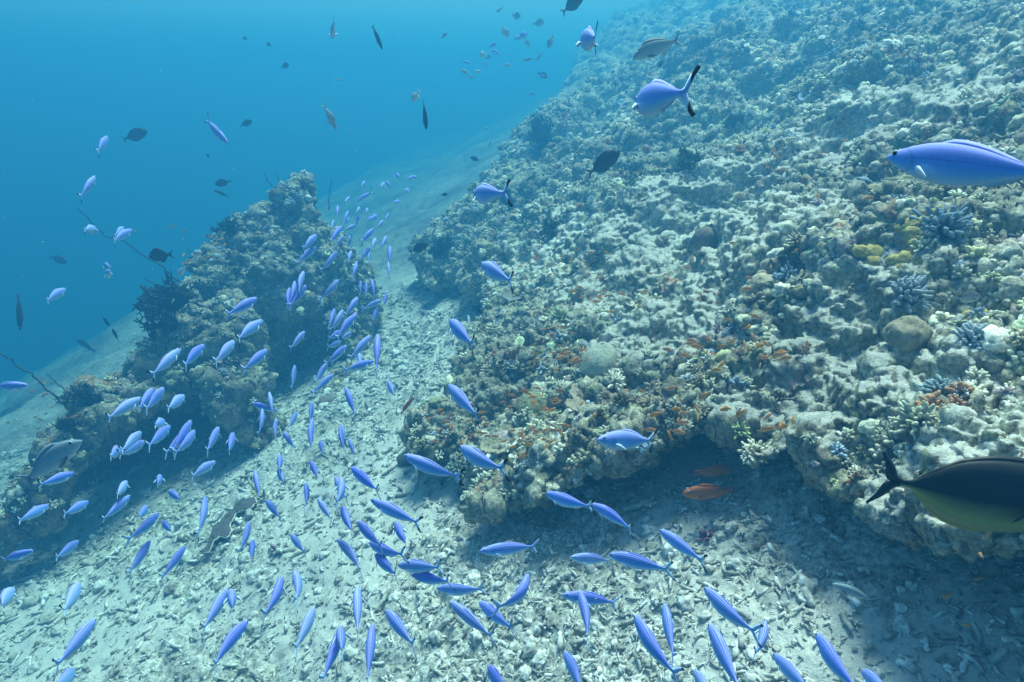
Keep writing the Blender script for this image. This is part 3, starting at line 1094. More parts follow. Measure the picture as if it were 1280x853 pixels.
# sea whips: bent wires growing from the pinnacle
M_whip = plain_mat('sea_whip', (.03, .035, .03), .7)
WHIPS = [([(0, 442), (14, 450), (18, 456), (38, 467), (52, 482), (68, 495), (84, 511)], 6.6, 6.9, .011, 'longest dark sea whip bending out over the pale sand'),
         ([(59, 467), (68, 476), (76, 483), (86, 493), (92, 500)], 7.0, 7.1, .009, 'short sea whip beside the longest one at the foot of the pinnacle'),
         ([(97, 260), (110, 272), (118, 284), (136, 297), (148, 298), (165, 309), (180, 320), (200, 331), (216, 347), (232, 358), (244, 372)], 7.8, 8.5, .011, 'tall thin sea whip arching off the pinnacle into open water past the dark damselfish'),
         ([(331, 215), (332, 221), (335, 226), (340, 232)], 9.1, 9.2, .008, 'tiny sea whip on the crest of the pinnacle'),
         ([(345, 217), (347, 222), (349, 226)], 9.1, 9.15, .007, 'tiniest sea whip on the crest of the pinnacle, nearer its tip'),
         ([(415, 222), (413, 235), (411, 252), (411, 262)], 9.5, 9.5, .008, 'thin upright sea whip behind the pinnacle tip'),
         ([(180, 348), (186, 351), (196, 358)], 8.0, 8.3, .006, 'faint stubby sea whip above the dark bushy tree coral'),
         ([(234, 311), (238, 318), (242, 326)], 9.0, 9.0, .006, 'fine sea whip by the hidden dark fish')]
for path, ta, tb, r_, lab in WHIPS:
    k = len(path)
    P = np.array([at(*q, ta + (tb - ta) * i / (k - 1)) for i, q in enumerate(path)])
    ii = np.linspace(0, k - 1, k * 5)
    P = np.stack([np.interp(ii, np.arange(k), P[:, c]) for c in range(3)], 1)
    P += rng.normal(0, .006, P.shape)
    Q = P.mean(0)
    v, f_, t_ = tube(P - Q, np.linspace(r_ * .55, r_, len(P)), 6)
    o = tag(link('sea_whip', make_mesh('sea_whip', v, f_), M_whip), lab, 'sea whip', 'sea whips on the pinnacle')
    o.location = Vector(Q)


# ------------------------------------------------------------------ fish
def spline(xs, ys, q):
    """Smooth curve through the stations (Catmull-Rom on uneven knots)."""
    xs, ys = np.asarray(xs, float), np.asarray(ys, float)
    m = np.gradient(ys, xs)
    k = np.clip(np.searchsorted(xs, q) - 1, 0, len(xs) - 2)
    h = xs[k + 1] - xs[k]
    t = (q - xs[k]) / h
    return ((2 * t ** 3 - 3 * t ** 2 + 1) * ys[k] + (t ** 3 - 2 * t ** 2 + t) * h * m[k] + (-2 * t ** 3 + 3 * t ** 2) * ys[k + 1] + (t ** 3 - t ** 2) * h * m[k + 1])


def bend(V, b):
    """Curves the fish sideways behind its shoulders."""
    V = np.array(V, float)
    x = 0.5 - V[:, 0]                       # 0 at the snout, 1 at the tail tip
    q = np.clip(x - 0.3, 0, None)
    ang = 2 * b * q
    V[:, 1], V[:, 0] = V[:, 1] * np.cos(ang) + b * q * q, V[:, 0] - V[:, 1] * np.sin(ang) + 0.33 * b * b * q ** 3
    return V


def fish_body(sp, ring=16, n=26):
    s = np.array(sp['s'])
    q = s[-1] * (0.5 - 0.5 * np.cos(np.linspace(0, 1, n) * math.pi)) * 0.6 + np.linspace(0, s[-1], n) * 0.4
    top, bot, wid = (np.maximum(spline(s, sp[k], q), 0.002) for k in ('top', 'bot', 'w'))
    a = np.arange(ring) * 2 * math.pi / ring
    V, A = [], []
    for i in range(n):
        for t in a:
            z = math.sin(t)
            e = sp.get('pow', 0.9)
            y = math.copysign(abs(math.cos(t)) ** e, math.cos(t)) * wid[i]
            zz = z * (top[i] if z > 0 else bot[i])
            V.append((0.5 - q[i], y, zz + sp.get('lift', 0)))
            A.append((q[i], 0.5 + 0.5 * z, 0))
    F = []
    for i in range(n - 1):
        for j in range(ring):
            F.append((i * ring + j, i * ring + (j + 1) % ring, (i + 1) * ring + (j + 1) % ring, (i + 1) * ring + j))
    V, A = np.array(V), np.array(A)
    k = len(V)
    V = np.concatenate([V, [(0.503, 0, 0), (0.5 - q[-1] - 0.004, 0, 0)]])
    A = np.concatenate([A, [(0, .5, 0), (q[-1], .5, 0)]])
    T = [(k, (j + 1) % ring, j) for j in range(ring)] + [(k + 1, (n - 1) * ring + j, (n - 1) * ring + (j + 1) % ring) for j in range(ring)]
    return V, np.concatenate([tri(np.array(F)), np.array(T)]), A


def fin(front, back, thick, part, side=(0, 1, 0), n=9):
    """A blade lofted between a leading and a trailing edge, thickest at the root; attribute runs 0 root .. 1 tip."""
    front, back, side = np.array(front, float), np.array(back, float), np.array(side, float)
    k = np.linspace(0, 1, len(front))
    t = np.linspace(0, 1, n)
    fr = np.stack([np.interp(t, k, front[:, c]) for c in range(3)], 1)
    bk = np.stack([np.interp(t, k, back[:, c]) for c in range(3)], 1)
    V, A = [], []
    for i in range(n):
        m = fr[i] * 0.6 + bk[i] * 0.4
        th = thick * (1 - 0.75 * t[i])
        for p in (fr[i], m + side * th, bk[i], m - side * th):
            V.append(p)
            A.append((t[i], 0.5, part))
    F = []
    for i in range(n - 1):
        for j in range(4):
            F.append((i * 4 + j, i * 4 + (j + 1) % 4, (i + 1) * 4 + (j + 1) % 4, (i + 1) * 4 + j))
    F += [(3, 2, 1, 0), ((n - 1) * 4, (n - 1) * 4 + 1, (n - 1) * 4 + 2, (n - 1) * 4 + 3)]
    return np.array(V), tri(np.array(F)), np.array(A)


def edge_fin(sp, x0, x1, h, up, part=1.0):
    """Low fin along the back (up = 1) or belly (-1)."""
    s = np.array(sp['s'])
    q = np.linspace(x0, x1, 8)
    b = spline(s, sp['top' if up > 0 else 'bot'], q)
    hh = h * np.array([.15, .9, 1, .92, .8, .66, .5, .2])
    lower = np.stack([0.5 - q, q * 0, up * (b - 0.012)], 1)
    upper = np.stack([0.5 - q - 0.25 * hh, q * 0, up * (b + hh)], 1)
    V, F, A = [], [], []
    for i in range(8):
        m = lower[i]
        V += [lower[i] + [0, .006, 0], upper[i], lower[i] - [0, .006, 0]]
        A += [(0.2, .5, part), (0.6, .5, part), (0.2, .5, part)]
    for i in range(7):
        for j in range(3):
            F.append((i * 3 + j, i * 3 + (j + 1) % 3, i * 3 + 3 + (j + 1) % 3, i * 3 + 3 + j))
    T = [(2, 1, 0), (21, 22, 23)]
    return np.array(V), np.concatenate([tri(np.array(F)), np.array(T)]), np.array(A)


def tail_fin(sp):
    x = 0.5 - sp['s'][-1]
    r = sp['top'][-1]
    sp_, tip, notch, ch = sp['tail']           # half span, x of tip, x of notch, chord at mid
    parts = []
    for u in (1, -1):
        front = [(x + .03, 0, u * r * .9), (x - .02, 0, u * r * 1.5), ((x + tip) / 2 + ch * .15, 0, u * sp_ * .58), (tip + ch * .4, 0, u * sp_ * .9), (tip + ch * .22, 0, u * sp_)]
        back = [(x + .02, 0, -u * r * .2), (notch + .01, 0, 0.0), (notch - .008, 0, u * sp_ * .14), ((notch + tip) / 2, 0, u * sp_ * .55), (tip - .004, 0, u * sp_ * .88)]
        parts.append(fin(front, back, 0.008, 0.5, n=12))
    return join3(parts)


def join3(parts):
    Vs, Fs, As, n = [], [], [], 0
    for V, F, A in parts:
        Vs.append(V)
        Fs.append(F + n)
        As.append(A)
        n += len(V)
    return np.concatenate(Vs), np.concatenate(Fs), np.concatenate(As)


def pectoral(sp, side, spread):
    x, z, l, c = sp['pec']
    w = spline(np.array(sp['s']), np.array(sp['w']), np.array([0.5 - x]))[0] * 0.95
    d = np.array([-math.cos(spread), side * math.sin(spread), -0.25])
    root = np.array([x, side * w, z])
    up = np.array([.15, 0, 1.0])
    fr = [root + up * c * .3, root + d * l * .4 + up * c * .55, root + d * l * .8 + up * c * .3, root + d * l]
    bk = [root - up * c * .3, root + d * l * .35 - up * c * .5, root + d * l * .7 - up * c * .25, root + d * l * .98 - up * c * .03]
    return fin(fr, bk, 0.004, 1.0, side=(0.3, side * math.cos(spread), 0), n=7)


def fish_material(name, body, stripes, tail, fincol, rough=0.6, spec=0.18, noise=0.12):
    m, ns, ls, bs = new_mat(name)
    a = ns.new('ShaderNodeAttribute')
    a.attribute_name = 'fishmap'
    sep = ns.new('ShaderNodeSeparateColor')
    ls.new(a.outputs['Color'], sep.inputs[0])
    u, v, part = sep.outputs[0], sep.outputs[1], sep.outputs[2]
    pos = ns.new('ShaderNodeTexCoord').outputs['Object']
    nz = noise_tex(ns, ls, pos, 9, 3, 0.6)
    vv = math_node(ns, ls, 'ADD', v, math_node(ns, ls, 'MULTIPLY', math_node(ns, ls, 'SUBTRACT', nz, 0.5), noise))
    rb = ramp(ns, body)
    ls.new(vv, rb.inputs[0])
    col = rb.outputs[0]
    if stripes:
        pos_list, width, scol, amount = stripes
        st = []
        for p in pos_list:
            st += [(max(0, p - width), (0, 0, 0)), (p, (1, 1, 1)), (min(1, p + width), (0, 0, 0))]
        rs = ramp(ns, st)
        ls.new(v, rs.inputs[0])
        win = ramp(ns, [(0.1, (0, 0, 0)), (0.2, (1, 1, 1)), (0.74, (1, 1, 1)), (0.84, (0, 0, 0))])
        ls.new(u, win.inputs[0])
        k = math_node(ns, ls, 'MULTIPLY', rs.outputs[0], math_node(ns, ls, 'MULTIPLY', win.outputs[0], amount))
        col = mixc(ns, ls, k, col, scol)
    scale = ns.new('ShaderNodeTexVoronoi')
    scale.inputs['Scale'].default_value = 70
    ls.new(pos, scale.inputs['Vector'])
    sc = ramp(ns, [(0.1, (1.08, 1.08, 1.06)), (0.8, (0.86, 0.87, 0.9))])
    ls.new(scale.outputs['Distance'], sc.inputs[0])
    col = mixc(ns, ls, 0.6, col, sc.outputs[0], 'MULTIPLY')
    rt = ramp(ns, tail)
    ls.new(u, rt.inputs[0])
    col = mixc(ns, ls, math_node(ns, ls, 'MULTIPLY', math_node(ns, ls, 'GREATER_THAN', part, 0.3), 1.0), col, rt.outputs[0])
    col = mixc(ns, ls, math_node(ns, ls, 'GREATER_THAN', part, 0.8), col, fincol)
    # edge of the gill cover
    dv = math_node(ns, ls, 'SUBTRACT', v, 0.5)
    arc = math_node(ns, ls, 'ADD', math_node(ns, ls, 'SUBTRACT', u, 0.205), math_node(ns, ls, 'MULTIPLY', math_node(ns, ls, 'MULTIPLY', dv, dv), 0.35))
    gl = ramp(ns, [(0.0, (1, 1, 1)), (0.006, (1, 1, 1)), (0.013, (0, 0, 0))])
    ls.new(math_node(ns, ls, 'ABSOLUTE', arc), gl.inputs[0])
    gk = math_node(ns, ls, 'MULTIPLY', gl.outputs[0], math_node(ns, ls, 'LESS_THAN', part, 0.3))
    col = mixc(ns, ls, math_node(ns, ls, 'MULTIPLY', gk, 0.22), col, (.03, .05, .12))
    # every fish a little different
    oi = ns.new('ShaderNodeObjectInfo')
    hs = ns.new('ShaderNodeHueSaturation')
    ls.new(math_node(ns, ls, 'ADD', 0.493, math_node(ns, ls, 'MULTIPLY', oi.outputs['Random'], 0.014)), hs.inputs['Hue'])
    ls.new(math_node(ns, ls, 'ADD', 0.84, math_node(ns, ls, 'MULTIPLY', oi.outputs['Random'], 0.2)), hs.inputs['Saturation'])
    ls.new(col, hs.inputs['Color'])
    ls.new(hs.outputs[0], bs.inputs['Base Color'])
    bs.inputs['Roughness'].default_value = rough
    bs.inputs['Specular IOR Level'].default_value = spec
    return m


BLUE_BODY = [(0.0, (.56, .66, .76)), (0.16, (.40, .60, .78)), (0.30, (.20, .48, .83)), (0.48, (.11, .37, .86)), (0.72, (.155, .32, .86)), (1.0, (.25, .29, .83))]
BLUE_TAIL = [(0.0, (.12, .30, .82)), (0.3, (.30, .50, .85)), (0.58, (.52, .68, .88)), (0.63, (.012, .012, .02)), (1.0, (.01, .01, .015))]
PALE_TAIL = [(0.0, (.12, .30, .82)), (0.3, (.26, .48, .85)), (0.74, (.42, .60, .86)), (0.86, (.05, .08, .16)), (1.0, (.012, .015, .03))]
M_fus_s = fish_material('blue_striped_skin', BLUE_BODY, ([.47, .60, .72, .84, .95], .028, (.012, .05, .34), .95), PALE_TAIL, (.62, .74, .84))
M_fus_p = fish_material('blue_plain_skin', BLUE_BODY, ([.62], .022, (.02, .06, .42), .5), BLUE_TAIL, (.62, .74, .84))
M_black = fish_material('dark_skin', [(0, (.045, .05, .05)), (.5, (.028, .032, .034)), (1, (.02, .022, .025))], None, [(0, (.03, .03, .03)), (1, (.02, .02, .02))], (.03, .03, .03))
M_naso = fish_material('olive_skin', [(0, (.30, .25, .03)), (.2, (.42, .36, .04)), (.38, (.20, .18, .04)), (.5, (.022, .026, .026)), (1, (.028, .032, .034))], None,
                       [(0, (.02, .02, .022)), (1, (.03, .04, .06))], (.012, .012, .012), 0.5, 0.3, 0.08)
M_grey = fish_material('grey_skin', [(0, (.5, .5, .46)), (.4, (.36, .38, .38)), (.8, (.22, .24, .25)), (1, (.12, .13, .14))], None, [(0, (.2, .22, .23)), (1, (.3, .3, .3))], (.10, .10, .10))
M_pale = fish_material('pale_skin', [(0, (.75, .74, .68)), (.6, (.62, .62, .58)), (1, (.4, .42, .42))], ([.55], .12, (.2, .2, .2), .6), [(0, (.6, .6, .5)), (1, (.6, .55, .2))], (.6, .5, .12))
M_teal = fish_material('dull_teal_skin', [(0, (.5, .54, .54)), (.4, (.30, .40, .46)), (1, (.18, .26, .32))], None, [(0, (.1, .16, .22)), (1, (.12, .2, .34))], (.1, .14, .16))
M_orange = fish_material('orange_skin', [(0, (.85, .45, .16)), (.5, (.78, .31, .04)), (1, (.58, .20, .03))], None, [(0, (.75, .26, .04)), (1, (.8, .45, .12))], (.8, .36, .06))
M_rusty = fish_material('rusty_skin', [(0, (.55, .20, .06)), (.5, (.48, .13, .035)), (1, (.34, .08, .03))], ([.3, .45, .6, .75], .05, (.36, .16, .07), .5), [(0, (.4, .1, .03)), (1, (.35, .09, .03))], (.38, .08, .03), .6)
M_eye = plain_mat('eye_black', (.006, .006, .008), 0.12, 0.6)
M_iris = plain_mat('eye_silver', (.55, .58, .55), 0.3, 0.6)

SPEC = {
    'fusilier': dict(s=[0, .03, .08, .16, .28, .42, .56, .68, .78, .84], top=[.006, .030, .053, .080, .105, .110, .090, .058, .031, .020],
                     bot=[.006, .029, .050, .079, .108, .114, .094, .058, .029, .019], w=[.005, .021, .037, .052, .062, .061, .048, .029, .014, .008],
                     tail=(.155, -.50, -.405, .12), pec=(.27, -.03, .15, .055), eye=(.435, .032, .014, .010), dorsal=(.32, .76, .022), anal=(.58, .77, .022)),
    'surgeon': dict(s=[0, .03, .09, .18, .32, .48, .62, .73, .81, .86], top=[.01, .06, .125, .175, .200, .190, .150, .085, .032, .024],
                    bot=[.01, .05, .105, .16, .195, .19, .15, .085, .03, .022], w=[.008, .03, .05, .064, .070, .062, .046, .028, .014, .009],
                    tail=(.135, -.50, -.43, .08), pec=(.26, -.03, .14, .07), eye=(.40, .07, .014, .010), dorsal=(.2, .78, .045), anal=(.4, .78, .04)),
    'naso': dict(s=[0, .04, .1, .2, .34, .5, .66, .76, .82, .87], top=[.012, .08, .145, .198, .222, .214, .160, .078, .028, .020],
                 bot=[.012, .07, .13, .185, .215, .21, .155, .074, .028, .020], w=[.01, .03, .05, .064, .07, .064, .046, .026, .014, .012],
                 tail=(.175, -.50, -.445, .035), pec=(.24, -.03, .14, .06), eye=(.39, .07, .014, .010), dorsal=(.2, .80, .022), anal=(.36, .80, .020)),
    'emperor': dict(s=[0, .04, .1, .2, .34, .5, .64, .75, .82, .86], top=[.012, .05, .10, .150, .170, .150, .110, .068, .042, .036],
                    bot=[.012, .035, .06, .09, .115, .118, .095, .06, .038, .033], w=[.01, .03, .048, .064, .07, .062, .046, .028, .014, .010],
                    tail=(.15, -.50, -.42, .07), pec=(.24, -.05, .18, .06), eye=(.40, .07, .018, .012), dorsal=(.22, .72, .05), anal=(.55, .72, .05)),
    'damsel': dict(s=[0, .03, .09, .18, .30, .45, .58, .68, .75, .79], top=[.015, .08, .16, .22, .250, .235, .175, .10, .055, .05],
                   bot=[.015, .07, .14, .20, .235, .23, .175, .10, .055, .05], w=[.01, .035, .06, .075, .08, .07, .05, .03, .016, .012],
                   tail=(.16, -.50, -.40, .10), pec=(.25, -.03, .16, .08), eye=(.40, .09, .02, .014), dorsal=(.2, .74, .075), anal=(.42, .74, .085)),
    'anthias': dict(s=[0, .03, .09, .18, .30, .45, .58, .68, .75, .80], top=[.01, .05, .09, .125, .145, .14, .11, .07, .045, .035],
                    bot=[.01, .045, .08, .115, .13, .125, .10, .065, .042, .034], w=[.008, .03, .05, .062, .066, .058, .044, .026, .014, .010],
                    tail=(.15, -.50, -.36, .05), pec=(.24, -.03, .14, .06), eye=(.40, .05, .018, .012), dorsal=(.22, .72, .05), anal=(.5, .72, .05)),
    'grouper': dict(s=[0, .03, .09, .18, .30, .45, .60, .72, .80, .85], top=[.012, .05, .09, .13, .155, .15, .125, .085, .06, .055],
                    bot=[.012, .045, .08, .11, .13, .13, .11, .075, .055, .05], w=[.01, .04, .06, .075, .08, .07, .052, .032, .02, .016],
                    tail=(.095, -.49, -.475, .14), pec=(.22, -.05, .13, .09), eye=(.40, .065, .02, .014), dorsal=(.25, .80, .045), anal=(.6, .80, .05)),
    'slender': dict(s=[0, .04, .1, .2, .34, .5, .66, .76, .82, .86], top=[.008, .03, .05, .07, .085, .085, .07, .045, .028, .022],
                    bot=[.008, .03, .05, .07, .085, .085, .07, .045, .028, .022], w=[.008, .025, .04, .052, .058, .054, .04, .024, .013, .009],
                    tail=(.09, -.50, -.43, .06), pec=(.25, -.02, .12, .05), eye=(.42, .03, .012, .009), dorsal=(.25, .78, .025), anal=(.5, .78, .022)),
}
_cache = {}


def fish_meshes(kind, mat, b, lite):
    key = (kind, mat.name, b, lite)
    if key in _cache:
        return _cache[key]
    sp = SPEC[kind]
    spread = 0.5
    pieces = [('body', fish_body(sp)), ('tail_fin', tail_fin(sp)), ('dorsal_fin', edge_fin(sp, *sp['dorsal'], 1)), ('anal_fin', edge_fin(sp, *sp['anal'], -1)),
              ('pectoral_fin', pectoral(sp, 1, spread)), ('pectoral_fin', pectoral(sp, -1, spread))]
    out = []
    # dorsal and anal fins take the body colour of the back and the belly
    def recol(nm, P):
        V, F, A = P
        A = A.copy()
        if nm == 'dorsal_fin':
            A[:, 0], A[:, 1], A[:, 2] = .5, .97, 0
        if nm == 'anal_fin':
            A[:, 0], A[:, 1], A[:, 2] = .9, .12, 0
        return V, F, A
    pieces = [(nm, recol(nm, P)) for nm, P in pieces]
    if lite:
        pieces = [('body', join3([P for _, P in pieces]))]
    for nm, (V, F, A) in pieces:
        me = make_mesh(nm, bend(V, b), F)
        paint(me, 'fishmap', A)
        me.materials.append(mat)
        out.append((nm, me))
    if not lite:
        ex, ez, er, _ = sp['eye']
        w = spline(np.array(sp['s']), np.array(sp['w']), np.array([0.5 - ex]))[0]
        top = spline(np.array(sp['s']), np.array(sp['top']), np.array([0.5 - ex]))[0]
        w *= math.sqrt(max(0.1, 1 - (ez / top) ** 2))
        for sd_ in (1, -1):
            EV, EF = ICO[2]
            me = make_mesh('eye', bend(EV * [er * 1.5, er * .55, er * 1.5] + [ex, sd_ * (w - er * .05), ez], b), EF)
            me.materials.append(M_iris)
            pu = make_mesh('pupil', bend(EV * [er, er * .35, er] + [ex, sd_ * (w + er * .38), ez], b), EF)
            pu.materials.append(M_eye)
            out.append(('eye', me, pu))
    _cache[key] = out
    return out


def build_fish(name, kind, mat, M, label, cat, group=None, b=0.0, lite=False):
    ms = fish_meshes(kind, mat, b, lite)
    root = None
    for it in ms:
        o = bpy.data.objects.new(name if it[0] == 'body' else it[0], it[1])
        C.objects.link(o)
        if root is None:
            root = o
            o.matrix_world = M
        else:
            o.parent = root
        if len(it) == 3:
            p = bpy.data.objects.new('pupil', it[2])
            C.objects.link(p)
            p.parent = o
    return tag(root, label, cat, group)


def solve(hx, hy, tx, ty, L0=0.25, D0=None, away=None, Dfix=None, maxD=None):
    """Head point and tail point in the water for a fish seen from snout pixel to tail pixel."""
    rh, rt = ray(hx, hy), ray(tx, ty)
    ln = math.hypot(hx - tx, hy - ty)
    Dmax = L0 * FPX / max(ln, 3)
    if Dfix is None:
        Dt = min(D0 or 99, Dmax * 0.92)
        if maxD:
            Dt = min(Dt, maxD)
        Ds = [Dt * k for k in (.75, .85, .92, 1, 1.06, 1.12)]
    else:
        Dt = Dfix
        Ds = [Dfix]
    best = None
    for D in Ds:
        if maxD and D > maxD * 1.02:
            continue
        A = rh * D
        for L in ((L0,) if Dfix else (L0 * .9, L0, L0 * 1.1)):
            # |s*rt - A| = L
            a_, b_, c_ = rt @ rt, -2 * rt @ A, A @ A - L * L
            disc = b_ * b_ - 4 * a_ * c_
            if disc < 0:
                roots = [-b_ / 2 / a_]
                pen = 1.5
            else:
                q = math.sqrt(disc)
                roots = [(-b_ + q) / 2 / a_, (-b_ - q) / 2 / a_]
                pen = 0
            for s in roots:
                B = rt * s
                ax = A - B
                l = np.linalg.norm(ax)
                pitch = math.asin(np.clip(ax[2] / l, -1, 1))
                cost = (pitch / 0.45) ** 2 + ((D - Dt) / Dt / .15) ** 2 + ((L - L0) / L0 / .1) ** 2 * .5 + pen
                if away is not None and ((s < D) != (away > 0)):
                    cost += 50
                if maxD and s > maxD * 1.03:
                    cost += 8
                if best is None or cost < best[0]:
                    best = (cost, A, B)
    return best[1], best[2]


def fish_matrix(A, B, roll=0.0):
    A, B = Vector(A), Vector(B)
    x = (A - B)
    L = x.length
    x.normalize()
    z = Vector((0, 0, 1)) - x * x.z
    z.normalize()
    y = z.cross(x)
    m = Matrix((x, y, z)).transposed().to_4x4()
    return Matrix.Translation((A + B) / 2) @ m @ Matrix.Rotation(roll, 4, 'X') @ Matrix.Diagonal((L, L, L, 1))


# ---- the school of fusiliers: zoom origin, zoom factor, working distance, then snout x, y, tail x, y (+ flags)
#      flags: p plain, s striped, a head away, t head towards, D<metres> fixed distance, l / r bent
K = 2.942
FUS = [
    (0, 280, K, 3.3, """103 593 -40 606 p|522 640 368 722 p|563 605 505 690 p|603 603 530 690|678 632 610 685 p|665 458 550 565 p|753 445 655 530|863 430 785 515
        |968 355 852 430 p|948 273 825 340|985 463 885 545|604 728 566 742 p D3.6|626 742 538 825|705 722 628 845|690 765 600 852|717 760 655 852|520 765 440 842 p|533 800 430 856 p
        |440 822 402 862 p|805 748 757 845|858 770 840 845 p|243 240 150 288 p D4.2|487 22 400 66 p D4.6|362 26 305 22 p D5.5|404 172 386 205 p D5.2 t|388 150 402 160 p D5.6"""),
    (0, 280, K, 4.6, """1122 395 1062 465|1085 520 1072 612|1247 205 1180 285|1240 100 1185 180 p|1165 40 1110 96 p|1163 82 1085 152|1065 235 1052 335|1085 210 1073 310
        |1118 175 1085 262|1127 226 1062 310|1255 10 1213 70 p|1230 312 1208 390|1262 316 1220 400|1265 450 1203 522|1205 512 1148 590|1228 555 1138 628|990 618 1003 702 p|925 660 1030 692
        |965 680 963 782|1017 715 1003 812|1092 693 1058 756|1040 765 1090 832|1148 657 1140 735|1150 715 1130 852|1178 798 1190 856|1252 742 1258 852"""),
    (280, 250, 5.686, 7.2, """810 40 800 132 p|890 128 840 182 p|960 118 925 180 p|1090 108 1035 150 p|1135 148 1085 200 p|780 145 765 216 p|845 193 742 300 p|855 255 790 330 p|940 182 850 218 p
        |908 235 882 300 p|900 275 870 350|905 365 880 440 p D6.5|1065 204 970 302 p|1066 270 1070 338 p|1156 264 1108 342 p|1040 338 972 436 p r|1040 375 1022 432 p|1180 322 1166 462 p
        |1166 450 1178 560 p|1020 62 1010 100 p|965 55 940 95 p"""),
    (280, 250, 5.686, 6.0, """946 434 916 545|972 578 963 692|1012 588 1002 682|1050 563 1073 708|1161 663 1128 768|1122 708 972 792|950 690 852 825|1092 768 1056 855"""),
    (280, 380, 5.686, 5.4, """790 36 745 152|850 42 778 192|945 62 822 242|832 194 735 252|902 208 830 250|835 268 728 312|875 293 738 430|730 420 638 562|782 499 606 645
        |1046 224 884 402|1090 216 1080 490|962 352 968 452 D4.6|1066 408 836 478|1166 552 1216 664 D4.2"""),
    (0, 563, K, 3.6, """273 84 133 132 p|180 202 58 266 p|326 190 226 240 p|290 334 198 402 p|123 368 -10 416 p|467 115 426 172 p|480 166 368 264 p|590 96 578 128 p D4|795 42 682 102
        |622 152 668 184|600 264 634 302|541 207 508 252 p D4|586 230 472 342|553 332 466 468|683 352 586 480|755 167 744 320 p|937 74 957 186|1031 19 1026 76|1024 70 1048 128
        |1144 42 1170 106|1124 121 1137 216|1168 177 1226 266|978 184 1034 254|918 261 892 384|931 330 922 412|1068 309 1126 382|1234 96 1262 190"""),
    (0, 563, K, 2.4, """292 489 228 606 p|52 510 -30 592 p|353 620 192 812|272 808 206 884 p|838 507 738 674|854 520 852 588|912 626 748 806|1036 466 992 622|1084 444 1116 556|1158 577 1080 748|1262 648 1178 868"""),
    (425, 563, K, 2.6, """234 18 444 118 p|42 64 148 156|4 104 10 202|7 209 46 306|112 182 304 276 p|64 262 160 364|204 267 246 352|-10 328 106 446|107 340 226 400|130 384 212 464|213 424 382 432
        |262 458 414 486|356 508 532 522|513 371 736 352|756 158 926 222 p|924 198 1100 290 p|848 393 1004 408|988 383 1232 446|1174 293 1352 420 p"""),
    (425, 563, K, 2.2, """690 458 640 618 r|404 556 574 700|512 560 644 664|816 531 1030 564|880 517 940 712|1083 607 1222 856|1192 562 1230 784|824 742 920 912|546 795 616 912|64 498 64 696|170 588 280 730
        |120 636 98 872|2 652 6 752"""),
    (850, 563, K, 2.2, """89 505 272 696|106 636 236 916|310 630 300 776|500 672 646 916|342 749 506 920|668 810 806 940|52 812 136 940"""),
    (425, 280, K, 2.6, """519 148 640 218 p p D2.3|404 356 494 452 p p D2.4|398 594 514 716 p p D2.3|948 794 1160 798 p p D1.75"""),
    (425, 563, K, 2.0, """442 -12 592 88 p"""),
    (425, 280, K, 5.8, """185 82 180 150 p|178 140 180 200 p|110 88 74 132|64 146 42 206 p|76 210 74 262|98 215 95 266|115 204 128 278|173 256 158 306|155 282 78 314|68 273 18 342|136 310 120 362|62 332 -30 428
        |140 406 132 556|112 413 38 494|122 508 12 548|20 600 60 716|10 742 14 826|28 788 66 868|125 18 74 72 p|170 46 152 92 p|132 54 116 92 p"""),
    (425, 0, K, 7.6, """62 742 122 702 p|250 658 290 650 p|200 745 226 742 p|238 702 262 700 p D8|206 640 222 656 p|170 668 188 690 p|150 690 168 668 p|30 775 12 830 p|66 808 50 836 p|180 785 166 818 p
        |120 800 96 815 p|92 668 76 690 p|20 745 38 720 p"""),
    (425, 0, K, 2.4, """893 150 945 138 p p D1.9 a|1092 385 1246 330 p p D1.3 a|494 716 594 714 p p D2.1 a"""),
    (0, 0, K, 4.5, """838 527 742 432 p D4.2|397 502 355 564 p|352 648 290 732 p|1222 142 1228 70 p|455 836 420 872 p D5.6|352 838 306 846 p D5.4"""),
    (850, 0, K, 1.0, """763 580 1466 652 p p D1.02"""),
]
LAND = [(380, 222, "the pinnacle tip"), (345, 300, "the pinnacle's shaded upper face"), (205, 375, "the dark bushy tree coral"), (170, 432, "the round coral ball"), (390, 440, "the dark hollow in the pinnacle"),
        (190, 560, "the dark cave under the pinnacle"), (290, 470, "the pinnacle buttress"), (283, 662, "the flat brown coral sheet"), (657, 640, "the pale green cauliflower coral"),
        (345, 690, "the mauve coral stub"), (887, 600, "the two rusty fish"), (1200, 620, "the big dark surgeonfish"), (642, 376, "the grey table coral"), (752, 447, "the pale dome coral"),
        (672, 516, "the olive ridged coral"), (755, 200, "the dark surgeonfish over the reef"), (40, 475, "the longest sea whip"), (165, 309, "the tall arching sea whip"), (525, 245, "the far pale sand"),
        (549, 790, "the long grey coral log"), (1009, 745, "the pale thick coral log"), (506, 508, "the dark gully fish"), (415, 240, "the upright whip behind the pinnacle"), (512, 575, "the dark boulder at the ledge end"),
        (470, 340, "the low reef wall across the gully"), (60, 578, "the big dull teal fish"), (478, 753, "the short tan log"), (250, 780, "the rubble's lower corner"), (200, 320, "the dark damselfish"),
        (532, 145, "the dark nose-down surgeonfish")]
DIR8 = ["right of", "below-right of", "below", "below-left of", "left of", "above-left of", "above", "above-right of"]
NOSE8 = ["right", "down-right", "down", "down-left", "left", "up-left", "up", "up-right"]
ORD = ["", "second-nearest ", "third-nearest ", "fourth-nearest ", "fifth-nearest ", "sixth-nearest ", "seventh-nearest ", "eighth-nearest ", "ninth-nearest ", "tenth-nearest "]
school = []
